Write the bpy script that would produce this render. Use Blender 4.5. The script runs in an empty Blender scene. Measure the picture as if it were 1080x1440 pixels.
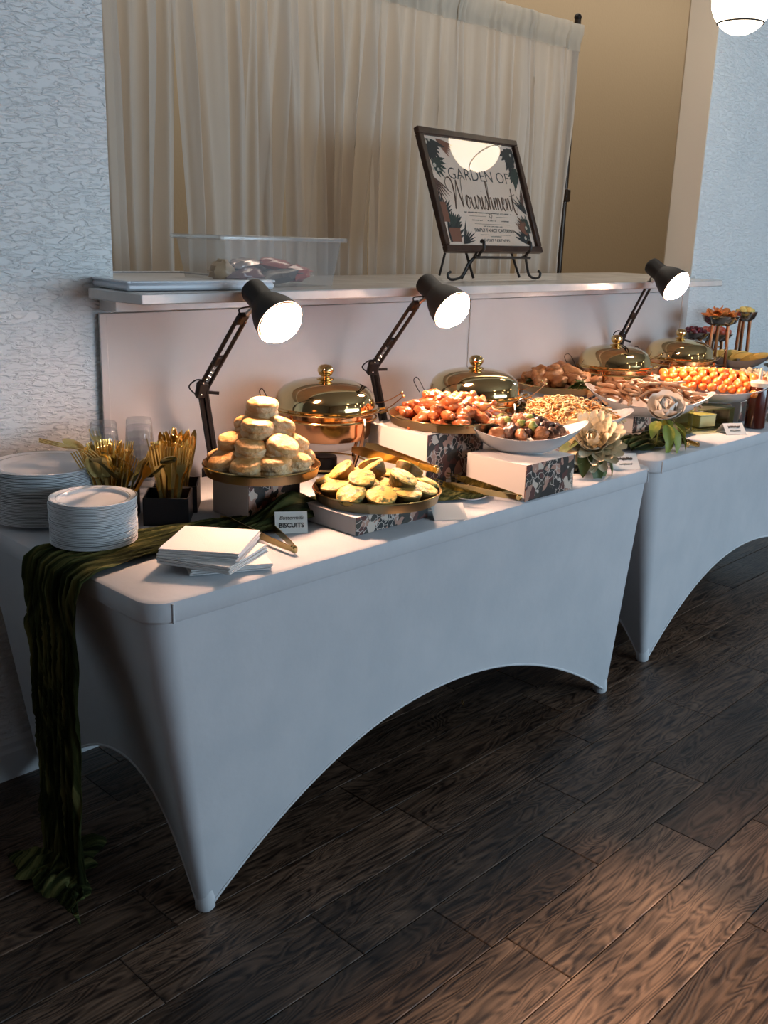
import bpy, bmesh, math, random
from mathutils import Vector, Matrix, Euler, noise
random.seed(7)
PI = math.pi
SC = bpy.context.scene
COL = SC.collection

# ------------------------------------------------------------------ camera
cam_d = bpy.data.cameras.new('camera'); cam = bpy.data.objects.new('camera', cam_d); COL.objects.link(cam)
CP = Vector((-0.9314, -1.4776, 1.4147)); YAW, PIT, ROL = 0.8065, 0.2752, 0.0323
FWD = Vector((math.sin(YAW)*math.cos(PIT), math.cos(YAW)*math.cos(PIT), -math.sin(PIT)))
RGT = Vector((math.cos(YAW), -math.sin(YAW), 0)); UPV = RGT.cross(FWD)
R2 = math.cos(ROL)*RGT + math.sin(ROL)*UPV; U2 = -math.sin(ROL)*RGT + math.cos(ROL)*UPV
M = Matrix((R2, U2, -FWD)).transposed().to_4x4(); M.translation = CP
cam.matrix_world = M
cam_d.sensor_fit = 'HORIZONTAL'; cam_d.sensor_width = 36; cam_d.lens = 1391.45/1080*36
cam_d.clip_start = 0.05; cam_d.clip_end = 100
SC.camera = cam

# ------------------------------------------------------------------ world, sun, window daylight, exposure
W = bpy.data.worlds.new('world'); SC.world = W; W.use_nodes = True
bg = W.node_tree.nodes['Background']; bg.inputs[0].default_value = (0.55, 0.74, 1, 1); bg.inputs[1].default_value = 0.8
sd = bpy.data.lights.new('sun', 'SUN'); sun = bpy.data.objects.new('sun', sd); COL.objects.link(sun)
sd.energy = 10.0; sd.color = (1, 0.70, 0.47); sd.angle = math.radians(1.6)
SUN_EL = 26.0
sun.rotation_euler = Vector((0.06, math.cos(math.radians(SUN_EL)), -math.sin(math.radians(SUN_EL)))).to_track_quat('-Z', 'Y').to_euler()
def area(name, loc, aim, sx, sy, power, col):
    l = bpy.data.lights.new(name, 'AREA'); l.shape = 'RECTANGLE'; l.size = sx; l.size_y = sy; l.energy = power; l.color = col
    o = bpy.data.objects.new(name, l); COL.objects.link(o); o.location = loc
    o.rotation_euler = (Vector(aim) - Vector(loc)).to_track_quat('-Z', 'Z').to_euler()
    return o
ROOM_X0, ROOM_X1, ROOM_Y0, CEIL = -2.6, 8.0, -5.2, 3.6
area('window_daylight', (3.1, ROOM_Y0+0.12, 1.6), (2.6, 0, 1.3), 4.6, 1.5, 182, (0.57, 0.80, 1.0))
area('kitchen_fill_light', (4.2, 1.95, CEIL-0.06), (4.2, 1.95, 0), 6.4, 0.6, 64, (1.0, 0.88, 0.74))  # unseen source, added to light the back room evenly
SC.view_settings.view_transform = 'Standard'; SC.view_settings.look = 'None'
SC.view_settings.exposure = 0.0; SC.view_settings.gamma = 1.0
SC.view_settings.use_curve_mapping = False
SC.cycles.max_bounces = 8; SC.cycles.transparent_max_bounces = 24
SC.cycles.caustics_reflective = False; SC.cycles.caustics_refractive = False
SC.cycles.sample_clamp_indirect = 4.0

# ------------------------------------------------------------------ materials
MATS = {}
def mat(name, col, rough=0.5, metal=0.0, col2=None, nscale=20, bump=0.0, bscale=60, spec=0.5, trans=0.0, ior=1.45,
        emit=None, estr=0, sss=0.0, coat=0.0, alpha=1.0, detail=4, lo=0.35, hi=0.65, world=False, rand=0.0):
    if name in MATS: return MATS[name]
    m = bpy.data.materials.new(name); m.use_nodes = True; nt = m.node_tree; N = nt.nodes; L = nt.links
    b = N['Principled BSDF']
    b.inputs['Base Color'].default_value = (*col, 1); b.inputs['Roughness'].default_value = rough
    b.inputs['Metallic'].default_value = metal; b.inputs['Specular IOR Level'].default_value = spec
    b.inputs['Transmission Weight'].default_value = trans; b.inputs['IOR'].default_value = ior
    b.inputs['Subsurface Weight'].default_value = sss; b.inputs['Coat Weight'].default_value = coat
    b.inputs['Alpha'].default_value = alpha
    if emit: b.inputs['Emission Color'].default_value = (*emit, 1); b.inputs['Emission Strength'].default_value = estr
    if world:
        g = N.new('ShaderNodeNewGeometry'); co = g.outputs['Position']
    else:
        t = N.new('ShaderNodeTexCoord'); co = t.outputs['Object']
    if col2 or rand:
        src = None
        if col2:
            n = N.new('ShaderNodeTexNoise'); n.inputs['Scale'].default_value = nscale; n.inputs['Detail'].default_value = detail
            L.new(co, n.inputs['Vector'])
            r = N.new('ShaderNodeValToRGB'); r.color_ramp.elements[0].position = lo; r.color_ramp.elements[1].position = hi
            r.color_ramp.elements[0].color = (*col, 1); r.color_ramp.elements[1].color = (*col2, 1)
            L.new(n.outputs['Fac'], r.inputs['Fac']); src = r.outputs['Color']
        if rand:
            oi = N.new('ShaderNodeObjectInfo'); mr = N.new('ShaderNodeMapRange')
            mr.inputs['To Min'].default_value = 1-rand; mr.inputs['To Max'].default_value = 1+rand
            L.new(oi.outputs['Random'], mr.inputs['Value'])
            hs = N.new('ShaderNodeHueSaturation')
            if src: L.new(src, hs.inputs['Color'])
            else: hs.inputs['Color'].default_value = (*col, 1)
            L.new(mr.outputs['Result'], hs.inputs['Value']); src = hs.outputs['Color']
        L.new(src, b.inputs['Base Color'])
    if bump:
        n2 = N.new('ShaderNodeTexNoise'); n2.inputs['Scale'].default_value = bscale; n2.inputs['Detail'].default_value = 3
        L.new(co, n2.inputs['Vector'])
        bp = N.new('ShaderNodeBump'); bp.inputs['Strength'].default_value = bump; bp.inputs['Distance'].default_value = 0.01
        L.new(n2.outputs['Fac'], bp.inputs['Height']); L.new(bp.outputs['Normal'], b.inputs['Normal'])
    MATS[name] = m
    return m

def floor_mat():
    m = bpy.data.materials.new('floor_wood'); m.use_nodes = True; nt = m.node_tree; N = nt.nodes; L = nt.links
    b = N['Principled BSDF']
    g = N.new('ShaderNodeNewGeometry'); oi = N.new('ShaderNodeObjectInfo')
    mul = N.new('ShaderNodeMath'); mul.operation = 'MULTIPLY'; mul.inputs[1].default_value = 40
    L.new(oi.outputs['Random'], mul.inputs[0])
    cb = N.new('ShaderNodeCombineXYZ'); L.new(mul.outputs[0], cb.inputs[0]); L.new(mul.outputs[0], cb.inputs[1]); L.new(mul.outputs[0], cb.inputs[2])
    ad = N.new('ShaderNodeVectorMath'); ad.operation = 'ADD'; L.new(g.outputs['Position'], ad.inputs[0]); L.new(cb.outputs[0], ad.inputs[1])
    mp = N.new('ShaderNodeMapping'); mp.inputs['Scale'].default_value = (1.6, 9, 9); L.new(ad.outputs[0], mp.inputs['Vector'])
    n1 = N.new('ShaderNodeTexNoise'); n1.inputs['Scale'].default_value = 1.5; n1.inputs['Detail'].default_value = 2; n1.inputs['Distortion'].default_value = 0.6
    L.new(mp.outputs[0], n1.inputs['Vector'])
    # cathedral grain: contour lines of a stretched noise field
    ml = N.new('ShaderNodeMath'); ml.operation = 'MULTIPLY'; ml.inputs[1].default_value = 120; L.new(n1.outputs['Fac'], ml.inputs[0])
    sn = N.new('ShaderNodeMath'); sn.operation = 'SINE'; L.new(ml.outputs[0], sn.inputs[0])
    mp2 = N.new('ShaderNodeMapping'); mp2.inputs['Scale'].default_value = (7, 90, 90); L.new(ad.outputs[0], mp2.inputs['Vector'])
    n2 = N.new('ShaderNodeTexNoise'); n2.inputs['Scale'].default_value = 1.0; n2.inputs['Detail'].default_value = 5; L.new(mp2.outputs[0], n2.inputs['Vector'])
    mx = N.new('ShaderNodeMath'); mx.operation = 'MULTIPLY_ADD'; mx.inputs[1].default_value = 0.13; L.new(sn.outputs[0], mx.inputs[0]); L.new(n2.outputs['Fac'], mx.inputs[2])
    r = N.new('ShaderNodeValToRGB'); e = r.color_ramp.elements
    e[0].position = 0.28; e[0].color = (0.018, 0.010, 0.007, 1); e[1].position = 0.72; e[1].color = (0.160, 0.098, 0.064, 1)
    k = e.new(0.47); k.color = (0.082, 0.050, 0.033, 1)
    L.new(mx.outputs[0], r.inputs['Fac'])
    # big cloudy stain + per-board tone
    n3 = N.new('ShaderNodeTexNoise'); n3.inputs['Scale'].default_value = 5; L.new(ad.outputs[0], n3.inputs['Vector'])
    mr = N.new('ShaderNodeMapRange'); mr.inputs['From Min'].default_value = 0.3; mr.inputs['From Max'].default_value = 0.7
    mr.inputs['To Min'].default_value = 0.65; mr.inputs['To Max'].default_value = 1.25; L.new(n3.outputs['Fac'], mr.inputs['Value'])
    mr2 = N.new('ShaderNodeMapRange'); mr2.inputs['To Min'].default_value = 0.55; mr2.inputs['To Max'].default_value = 1.45; L.new(oi.outputs['Random'], mr2.inputs['Value'])
    m2 = N.new('ShaderNodeMath'); m2.operation = 'MULTIPLY'; L.new(mr.outputs[0], m2.inputs[0]); L.new(mr2.outputs[0], m2.inputs[1])
    hs = N.new('ShaderNodeHueSaturation'); L.new(r.outputs['Color'], hs.inputs['Color']); L.new(m2.outputs[0], hs.inputs['Value'])
    L.new(hs.outputs['Color'], b.inputs['Base Color'])
    b.inputs['Roughness'].default_value = 0.42; b.inputs['Specular IOR Level'].default_value = 0.35
    bp = N.new('ShaderNodeBump'); bp.inputs['Strength'].default_value = 0.35; bp.inputs['Distance'].default_value = 0.004
    L.new(mx.outputs[0], bp.inputs['Height']); L.new(bp.outputs['Normal'], b.inputs['Normal'])
    return m
def print_mat(name, seed):
    # dark floral wrapping paper: blossoms (voronoi), leaves, cream lines
    m = bpy.data.materials.new(name); m.use_nodes = True; nt = m.node_tree; N = nt.nodes; L = nt.links
    b = N['Principled BSDF']; b.inputs['Roughness'].default_value = 0.5
    t = N.new('ShaderNodeTexCoord'); mp = N.new('ShaderNodeMapping'); mp.inputs['Location'].default_value = (seed, seed*1.7, seed*0.3)
    L.new(t.outputs['Object'], mp.inputs['Vector'])
    nz = N.new('ShaderNodeTexNoise'); nz.inputs['Scale'].default_value = 22; L.new(mp.outputs[0], nz.inputs['Vector'])
    vm = N.new('ShaderNodeVectorMath'); vm.operation = 'MULTIPLY_ADD'; vm.inputs[1].default_value = (0.035, 0.035, 0.035)
    L.new(nz.outputs['Color'], vm.inputs[0]); L.new(mp.outputs[0], vm.inputs[2])
    v = N.new('ShaderNodeTexVoronoi'); v.inputs['Scale'].default_value = 48; L.new(vm.outputs[0], v.inputs['Vector'])
    r = N.new('ShaderNodeValToRGB'); r.color_ramp.interpolation = 'CONSTANT'; e = r.color_ramp.elements
    e[0].position = 0; e[0].color = (0.02, 0.018, 0.016, 1); e[1].position = 0.3; e[1].color = (0.10, 0.032, 0.025, 1)
    for p, c in ((0.45, (0.045, 0.038, 0.025, 1)), (0.58, (0.45, 0.24, 0.17, 1)), (0.75, (0.03, 0.025, 0.02, 1)), (0.88, (0.62, 0.5, 0.4, 1))):
        q = e.new(p); q.color = c
    sp = N.new('ShaderNodeSeparateColor'); L.new(v.outputs['Color'], sp.inputs[0]); L.new(sp.outputs[0], r.inputs['Fac'])
    v2 = N.new('ShaderNodeTexVoronoi'); v2.feature = 'DISTANCE_TO_EDGE'; v2.inputs['Scale'].default_value = 60; L.new(vm.outputs[0], v2.inputs['Vector'])
    lt = N.new('ShaderNodeMath'); lt.operation = 'LESS_THAN'; lt.inputs[1].default_value = 0.045; L.new(v2.outputs['Distance'], lt.inputs[0])
    n4 = N.new('ShaderNodeTexNoise'); n4.inputs['Scale'].default_value = 14; L.new(mp.outputs[0], n4.inputs['Vector'])
    gt = N.new('ShaderNodeMath'); gt.operation = 'GREATER_THAN'; gt.inputs[1].default_value = 0.5; L.new(n4.outputs['Fac'], gt.inputs[0])
    an = N.new('ShaderNodeMath'); an.operation = 'MULTIPLY'; L.new(lt.outputs[0], an.inputs[0]); L.new(gt.outputs[0], an.inputs[1])
    mix = N.new('ShaderNodeMix'); mix.data_type = 'RGBA'; L.new(an.outputs[0], mix.inputs[0]); L.new(r.outputs['Color'], mix.inputs[6])
    mix.inputs[7].default_value = (0.6, 0.5, 0.42, 1); L.new(mix.outputs[2], b.inputs['Base Color'])
    return m
def sheer_mat(name, col, tr):
    m = bpy.data.materials.new(name); m.use_nodes = True; nt = m.node_tree; N = nt.nodes; L = nt.links
    out = N['Material Output']; N.remove(N['Principled BSDF'])
    d = N.new('ShaderNodeBsdfDiffuse'); d.inputs['Color'].default_value = (*col, 1)
    tl = N.new('ShaderNodeBsdfTranslucent'); tl.inputs['Color'].default_value = (*col, 1)
    tp = N.new('ShaderNodeBsdfTransparent')
    m1 = N.new('ShaderNodeMixShader'); m1.inputs[0].default_value = 0.4; L.new(d.outputs[0], m1.inputs[1]); L.new(tl.outputs[0], m1.inputs[2])
    m2 = N.new('ShaderNodeMixShader'); m2.inputs[0].default_value = tr; L.new(m1.outputs[0], m2.inputs[1]); L.new(tp.outputs[0], m2.inputs[2])
    L.new(m2.outputs[0], out.inputs['Surface'])
    return m
def pane_mat(name, col=(1, 1, 1), gain=1.0, tint_alpha=0.0, rough=0.0):
    # thin clear sheet: transparent with fresnel reflection, no refraction
    m = bpy.data.materials.new(name); m.use_nodes = True; nt = m.node_tree; N = nt.nodes; L = nt.links
    out = N['Material Output']; N.remove(N['Principled BSDF'])
    tp = N.new('ShaderNodeBsdfTransparent'); tp.inputs['Color'].default_value = (*col, 1)
    gl = N.new('ShaderNodeBsdfGlossy'); gl.inputs['Roughness'].default_value = rough
    ge = N.new('ShaderNodeNewGeometry'); dp = N.new('ShaderNodeVectorMath'); dp.operation = 'DOT_PRODUCT'
    L.new(ge.outputs['Normal'], dp.inputs[0]); L.new(ge.outputs['Incoming'], dp.inputs[1])
    ab = N.new('ShaderNodeMath'); ab.operation = 'ABSOLUTE'; L.new(dp.outputs['Value'], ab.inputs[0])
    om = N.new('ShaderNodeMath'); om.operation = 'SUBTRACT'; om.inputs[0].default_value = 1; L.new(ab.outputs[0], om.inputs[1]); om.use_clamp = True
    pw = N.new('ShaderNodeMath'); pw.operation = 'POWER'; pw.inputs[1].default_value = 5; L.new(om.outputs[0], pw.inputs[0])
    sk = N.new('ShaderNodeMath'); sk.operation = 'MULTIPLY_ADD'; sk.inputs[1].default_value = 0.96; sk.inputs[2].default_value = 0.04; L.new(pw.outputs[0], sk.inputs[0])
    mu = N.new('ShaderNodeMath'); mu.operation = 'MULTIPLY'; mu.inputs[1].default_value = gain; mu.use_clamp = True; L.new(sk.outputs[0], mu.inputs[0])
    mx = N.new('ShaderNodeMixShader'); L.new(mu.outputs[0], mx.inputs[0]); L.new(tp.outputs[0], mx.inputs[1]); L.new(gl.outputs[0], mx.inputs[2])
    last = mx
    if tint_alpha:
        df = N.new('ShaderNodeBsdfDiffuse'); df.inputs['Color'].default_value = (*col, 1)
        m3 = N.new('ShaderNodeMixShader'); m3.inputs[0].default_value = tint_alpha; L.new(mx.outputs[0], m3.inputs[1]); L.new(df.outputs[0], m3.inputs[2]); last = m3
    L.new(last.outputs[0], out.inputs['Surface'])
    return m

WALL = mat('wall_paint', (0.84, 0.86, 0.86), 0.7, col2=(0.89, 0.90, 0.89), nscale=3, world=True)
def knockdown(m):
    N = m.node_tree.nodes; L = m.node_tree.links
    g = N.new('ShaderNodeNewGeometry'); mp = N.new('ShaderNodeMapping'); mp.inputs['Scale'].default_value = (30, 30, 95); L.new(g.outputs['Position'], mp.inputs['Vector'])
    n = N.new('ShaderNodeTexNoise'); n.inputs['Scale'].default_value = 1; n.inputs['Detail'].default_value = 3; n.inputs['Distortion'].default_value = 0.5; L.new(mp.outputs[0], n.inputs['Vector'])
    r = N.new('ShaderNodeMapRange'); r.interpolation_type = 'SMOOTHSTEP'; r.inputs['From Min'].default_value = 0.42; r.inputs['From Max'].default_value = 0.62; L.new(n.outputs['Fac'], r.inputs['Value'])
    bp = N.new('ShaderNodeBump'); bp.inputs['Strength'].default_value = 0.8; bp.inputs['Distance'].default_value = 0.0048
    L.new(r.outputs['Result'], bp.inputs['Height']); L.new(bp.outputs['Normal'], N['Principled BSDF'].inputs['Normal'])
knockdown(WALL)
PANEL = mat('panel_white', (0.62, 0.575, 0.545), 0.55, col2=(0.58, 0.535, 0.505), nscale=4, world=True)
TAN = mat('wall_tan', (0.42, 0.34, 0.235), 0.8, bump=0.12, bscale=60, world=True)
JAMB = mat('jamb_paint', (0.72, 0.65, 0.56), 0.7)
TRIM = mat('trim_white', (0.72, 0.73, 0.73), 0.45)
CEILM = mat('ceiling_paint', (0.30, 0.27, 0.24), 0.9)
SHELF = mat('shelf_laminate', (0.70, 0.68, 0.65), 0.22, col2=(0.60, 0.58, 0.56), nscale=9, world=True)
FLOOR = floor_mat()
CLOTH = mat('stretch_white', (0.56, 0.57, 0.59), 0.75, col2=(0.51, 0.53, 0.555), nscale=7, bump=0.10, bscale=25)
HEM = mat('stretch_hem', (0.64, 0.66, 0.68), 0.7)
def gauze_mat():
    m = bpy.data.materials.new('gauze_green'); m.use_nodes = True; N = m.node_tree.nodes; L = m.node_tree.links; b = N['Principled BSDF']
    b.inputs['Roughness'].default_value = 0.95; b.inputs['Specular IOR Level'].default_value = 0.1
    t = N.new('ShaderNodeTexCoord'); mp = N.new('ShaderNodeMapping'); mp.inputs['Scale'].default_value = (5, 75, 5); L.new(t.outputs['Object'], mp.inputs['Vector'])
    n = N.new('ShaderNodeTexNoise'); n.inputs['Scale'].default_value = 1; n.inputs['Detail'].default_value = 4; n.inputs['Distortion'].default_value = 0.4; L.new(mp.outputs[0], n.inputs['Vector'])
    r = N.new('ShaderNodeValToRGB'); e = r.color_ramp.elements  # crinkle shading put into the colour: dark creases, lighter olive strands
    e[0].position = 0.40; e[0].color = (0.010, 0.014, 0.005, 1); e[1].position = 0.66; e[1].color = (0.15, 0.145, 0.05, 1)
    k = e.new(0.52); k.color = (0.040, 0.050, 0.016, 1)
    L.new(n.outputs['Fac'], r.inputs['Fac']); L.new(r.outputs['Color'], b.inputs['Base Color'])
    bp = N.new('ShaderNodeBump'); bp.inputs['Strength'].default_value = 0.9; bp.inputs['Distance'].default_value = 0.012
    L.new(n.outputs['Fac'], bp.inputs['Height']); L.new(bp.outputs['Normal'], b.inputs['Normal'])
    return m
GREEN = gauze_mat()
PLATE = mat('plate_white', (0.80, 0.82, 0.84), 0.22, coat=0.2)
SILV = mat('plate_silver_band', (0.55, 0.55, 0.52), 0.25, metal=0.8)
NAPK = mat('napkin_paper', (0.82, 0.80, 0.78), 0.9, bump=0.12, bscale=300)
GOLD = mat('gold_metal', (0.83, 0.60, 0.26), 0.14, metal=1.0)
GOLDP = mat('gold_plastic', (0.80, 0.58, 0.20), 0.2, metal=0.95)
BRASS = mat('brass_brushed', (0.72, 0.50, 0.27), 0.28, metal=1.0)
COPPER = mat('copper_metal', (0.86, 0.47, 0.25), 0.16, metal=1.0)
LIDG = mat('lid_gold', (0.80, 0.60, 0.30), 0.07, metal=1.0)
BLACK = mat('black_matte', (0.008, 0.008, 0.009), 0.5, spec=0.2)
BLACKM = mat('lamp_black', (0.012, 0.010, 0.010), 0.5, spec=0.3)
IRON = mat('iron_black', (0.016, 0.012, 0.010), 0.5)
STEEL = mat('steel_bits', (0.6, 0.58, 0.55), 0.25, metal=1)
SHADEIN = mat('lamp_inner', (0.85, 0.78, 0.70), 0.4)
BULB = mat('bulb_lit', (1, 0.9, 0.8), 0.3, emit=(1.0, 0.58, 0.38), estr=390)
GLOBE = mat('globe_lit', (1, 0.96, 0.9), 0.3, emit=(1.0, 0.84, 0.62), estr=7)
BOXW = mat('box_white', (0.80, 0.77, 0.75), 0.55)
PRINT = [print_mat('floral_print_%d' % i, i*2.3+0.4) for i in range(4)]
CERAM = mat('ceramic_white', (0.80, 0.80, 0.80), 0.16, coat=0.5)
BISC = mat('biscuit_crumb', (0.86, 0.66, 0.40), 0.75, col2=(0.74, 0.40, 0.15), nscale=30, bump=0.9, bscale=75, rand=0.08)
BISCT = mat('biscuit_top', (0.72, 0.34, 0.09), 0.5, col2=(0.86, 0.58, 0.26), nscale=30, bump=0.6, bscale=70)
EGGT = mat('egg_top', (0.70, 0.44, 0.10), 0.5, col2=(0.12, 0.13, 0.03), nscale=75, lo=0.55, hi=0.63, bump=0.5, bscale=90, rand=0.15)
EGGS = mat('egg_side', (0.22, 0.12, 0.035), 0.45, col2=(0.08, 0.07, 0.02), nscale=40, bump=0.4, bscale=80, rand=0.2)
WING = mat('glazed_wing', (0.42, 0.075, 0.02), 0.28, col2=(0.62, 0.22, 0.07), nscale=45, bump=0.5, bscale=60, coat=0.4, rand=0.2)
MEATB = mat('browned_meat', (0.30, 0.10, 0.04), 0.35, col2=(0.55, 0.26, 0.12), nscale=40, bump=0.5, bscale=90, coat=0.3, rand=0.3)
CHAR = mat('charred_meat', (0.025, 0.015, 0.012), 0.4, col2=(0.12, 0.05, 0.03), nscale=45, bump=0.6, bscale=90, coat=0.2)
SPROUT = mat('green_sprout', (0.16, 0.22, 0.04), 0.5, col2=(0.35, 0.38, 0.10), nscale=30, bump=0.4, bscale=80)
PASTA = mat('pasta_pale', (0.80, 0.62, 0.34), 0.45, col2=(0.72, 0.46, 0.20), nscale=14)
CHIX = mat('roast_chicken', (0.52, 0.27, 0.11), 0.4, col2=(0.32, 0.13, 0.05), nscale=18, bump=0.4, bscale=50, rand=0.15)
HERB = mat('herb_green', (0.03, 0.07, 0.015), 0.6, col2=(0.09, 0.14, 0.03), nscale=40, bump=0.5, bscale=80)
STRIP = mat('strip_meat', (0.50, 0.25, 0.12), 0.45, col2=(0.66, 0.42, 0.25), nscale=30, bump=0.4, bscale=70, rand=0.25)
BITE = mat('orange_bite', (0.80, 0.17, 0.025), 0.35, col2=(0.75, 0.25, 0.05), nscale=20, coat=0.3, rand=0.12)
CREAM = mat('cream_filling', (0.86, 0.62, 0.34), 0.5, rand=0.1)
POP = mat('popcorn', (0.80, 0.56, 0.30), 0.6, col2=(0.86, 0.74, 0.54), nscale=40)
PETAL = mat('petal_cream', (0.88, 0.80, 0.62), 0.55, col2=(0.84, 0.72, 0.50), nscale=15)
ROSE = mat('petal_white', (0.88, 0.82, 0.74), 0.55)
LEAF = mat('leaf_green', (0.06, 0.10, 0.02), 0.5, col2=(0.14, 0.17, 0.05), nscale=18, rand=0.3)
LEAFY = mat('leaf_yellow', (0.34, 0.36, 0.06), 0.5, col2=(0.22, 0.28, 0.05), nscale=18, rand=0.2)
CARD = mat('card_paper', (0.78, 0.76, 0.70), 0.7)
INK = mat('ink_dark', (0.03, 0.025, 0.022), 0.6)
INKB = mat('ink_brown', (0.13, 0.06, 0.03), 0.6)
FRAME = mat('frame_walnut', (0.060, 0.026, 0.014), 0.4, col2=(0.035, 0.015, 0.009), nscale=30)
PAPER = mat('poster_paper', (0.95, 0.68, 0.50), 0.6, col2=(0.96, 0.73, 0.57), nscale=6)
SAUCE = mat('sauce_dark', (0.075, 0.014, 0.008), 0.15, coat=0.6)
NOZZ = mat('nozzle_cream', (0.72, 0.60, 0.48), 0.4)
CUPM = pane_mat('cup_clear', (0.93, 0.95, 0.97), 1.6, 0.05)
TUBM = pane_mat('tub_clear', (0.90, 0.90, 0.89), 1.0, 0.16, 0.1)
ACRY = pane_mat('acrylic_olive', (0.72, 0.74, 0.48), 1.6, 0.06)
GLASS = pane_mat('frame_glass', (1, 1, 1), 1.25)
WGLASS = pane_mat('window_glass', (1, 1, 1), 1.0)
LIDW = mat('lid_plastic', (0.74, 0.77, 0.82), 0.35)
SHEER = sheer_mat('sheer_cream', (0.80, 0.73, 0.65), 0.30)
SHEERT = sheer_mat('sheer_hem', (0.70, 0.65, 0.56), 0.05)

# ------------------------------------------------------------------ mesh helpers
class MB:
    def __init__(s): s.v = []; s.f = []; s.m = []; s.mi = 0
    def add(s, vs, fs, T=None):
        o = len(s.v)
        s.v += [tuple(T @ Vector(p)) for p in vs] if T is not None else [tuple(p) for p in vs]
        s.f += [tuple(i+o for i in f) for f in fs]; s.m += [s.mi]*len(fs)
        return s
    def box(s, c, d, b=0.0, T=None):
        cx, cy, cz = c; hx, hy, hz = d[0]/2, d[1]/2, d[2]/2
        b = min(b, hx*.9, hy*.9, hz*.9)
        if b <= 0:
            vs = [(cx+x*hx, cy+y*hy, cz+z*hz) for x in (-1, 1) for y in (-1, 1) for z in (-1, 1)]
            return s.add(vs, [(0,1,3,2), (4,6,7,5), (0,4,5,1), (2,3,7,6), (0,2,6,4), (1,5,7,3)], T)
        vs = []; idx = {}
        h = (hx, hy, hz)
        for sx in (-1, 1):
            for sy in (-1, 1):
                for sz in (-1, 1):
                    for a in range(3):
                        q = [sx*(hx-b), sy*(hy-b), sz*(hz-b)]; q[a] = (sx, sy, sz)[a]*h[a]
                        idx[(sx, sy, sz, a)] = len(vs); vs.append((cx+q[0], cy+q[1], cz+q[2]))
        fs = []
        for a in range(3):
            o1, o2 = [i for i in range(3) if i != a]
            for sg in (-1, 1):
                f = []
                for u, w in ((-1, -1), (1, -1), (1, 1), (-1, 1)):
                    k = [0, 0, 0]; k[a] = sg; k[o1] = u; k[o2] = w; f.append(idx[(*k, a)])
                fs.append(f)
            for u in (-1, 1):           # edges along axis a
                for w in (-1, 1):
                    f = []
                    for sg, ax in ((-1, o1), (1, o1), (1, o2), (-1, o2)):
                        k = [0, 0, 0]; k[a] = sg; k[o1] = u; k[o2] = w; f.append(idx[(*k, ax)])
                    fs.append(f)
        for sx in (-1, 1):
            for sy in (-1, 1):
                for sz in (-1, 1): fs.append([idx[(sx, sy, sz, a)] for a in range(3)])
        return s.add(vs, fs, T)
    def lathe(s, prof, n=32, T=None, wob=None):
        vs = []; rows = []
        for r, z in prof:
            if abs(r) < 1e-6: rows.append([len(vs)]); vs.append((0, 0, z))
            else:
                rows.append(list(range(len(vs), len(vs)+n)))
                for i in range(n):
                    a = 2*PI*i/n; q = r*(wob(a, z) if wob else 1); vs.append((q*math.cos(a), q*math.sin(a), z))
        fs = []
        for A, B in zip(rows, rows[1:]):
            for i in range(n):
                j = (i+1) % n
                if len(A) == 1 and len(B) == 1: continue
                if len(A) == 1: fs.append((A[0], B[j], B[i]))
                elif len(B) == 1: fs.append((A[i], A[j], B[0]))
                else: fs.append((A[i], A[j], B[j], B[i]))
        return s.add(vs, fs, T)
    def tube(s, pts, r, n=8, closed=False, T=None, flat=1.0):
        pts = [Vector(p) for p in pts]; k = len(pts)
        rs = r if isinstance(r, (list, tuple)) else [r]*k
        vs = []; up = None
        for i, p in enumerate(pts):
            if closed: d = pts[(i+1) % k]-pts[i-1]
            else: d = pts[min(i+1, k-1)]-pts[max(i-1, 0)]
            d.normalize()
            if up is None:
                up = Vector((0, 0, 1)) if abs(d.z) < 0.9 else Vector((1, 0, 0))
            a = d.cross(up)
            if a.length < 1e-6: a = d.orthogonal()
            a.normalize(); bb = a.cross(d).normalized(); up = bb
            for j in range(n):
                t = 2*PI*j/n; vs.append(p + a*math.cos(t)*rs[i] + bb*math.sin(t)*rs[i]*flat)
        fs = []
        for i in range(k if closed else k-1):
            i2 = (i+1) % k
            for j in range(n):
                j2 = (j+1) % n; fs.append((i*n+j, i*n+j2, i2*n+j2, i2*n+j))
        if not closed: fs += [tuple(range(n-1, -1, -1)), tuple((k-1)*n+j for j in range(n))]
        return s.add(vs, fs, T)
    def grid(s, fn, nu, nv, cu=False, T=None):
        vs = [fn(i/(nu if cu else nu), j/nv) for i in range(nu if cu else nu+1) for j in range(nv+1)]
        K = nu if cu else nu+1; fs = []
        for i in range(nu):
            a = i*(nv+1); b2 = ((i+1) % K)*(nv+1)
            for j in range(nv): fs.append((a+j, b2+j, b2+j+1, a+j+1))
        return s.add(vs, fs, T)
    def ball(s, c, r, nu=14, nv=9, T=None, seed=None, amp=0.0, fr=1.5, sq=1.0):
        r = (r, r, r) if not isinstance(r, (tuple, list)) else r
        vs = [];
        for j in range(nv+1):
            ph = -PI/2+PI*j/nv
            for i in range(nu if 0 < j < nv else 1):
                th = 2*PI*i/nu
                d = Vector((math.cos(ph)*math.cos(th), math.cos(ph)*math.sin(th), math.sin(ph)))
                k = 1.0
                if amp: k += amp*noise.noise(d*fr+Vector((seed*3.7, seed*1.3, seed*7.1)))
                dz = math.copysign(abs(d.z)**sq, d.z); q = math.sqrt(max(0, 1-dz*dz)) / max(1e-6, math.hypot(d.x, d.y)) if sq != 1 else 1
                q = min(q, 3.0) if sq != 1 else 1
                vs.append((c[0]+d.x*q*r[0]*k, c[1]+d.y*q*r[1]*k, c[2]+dz*r[2]*k))
        fs = []; off = lambda j: 0 if j == 0 else 1+(j-1)*nu
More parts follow.
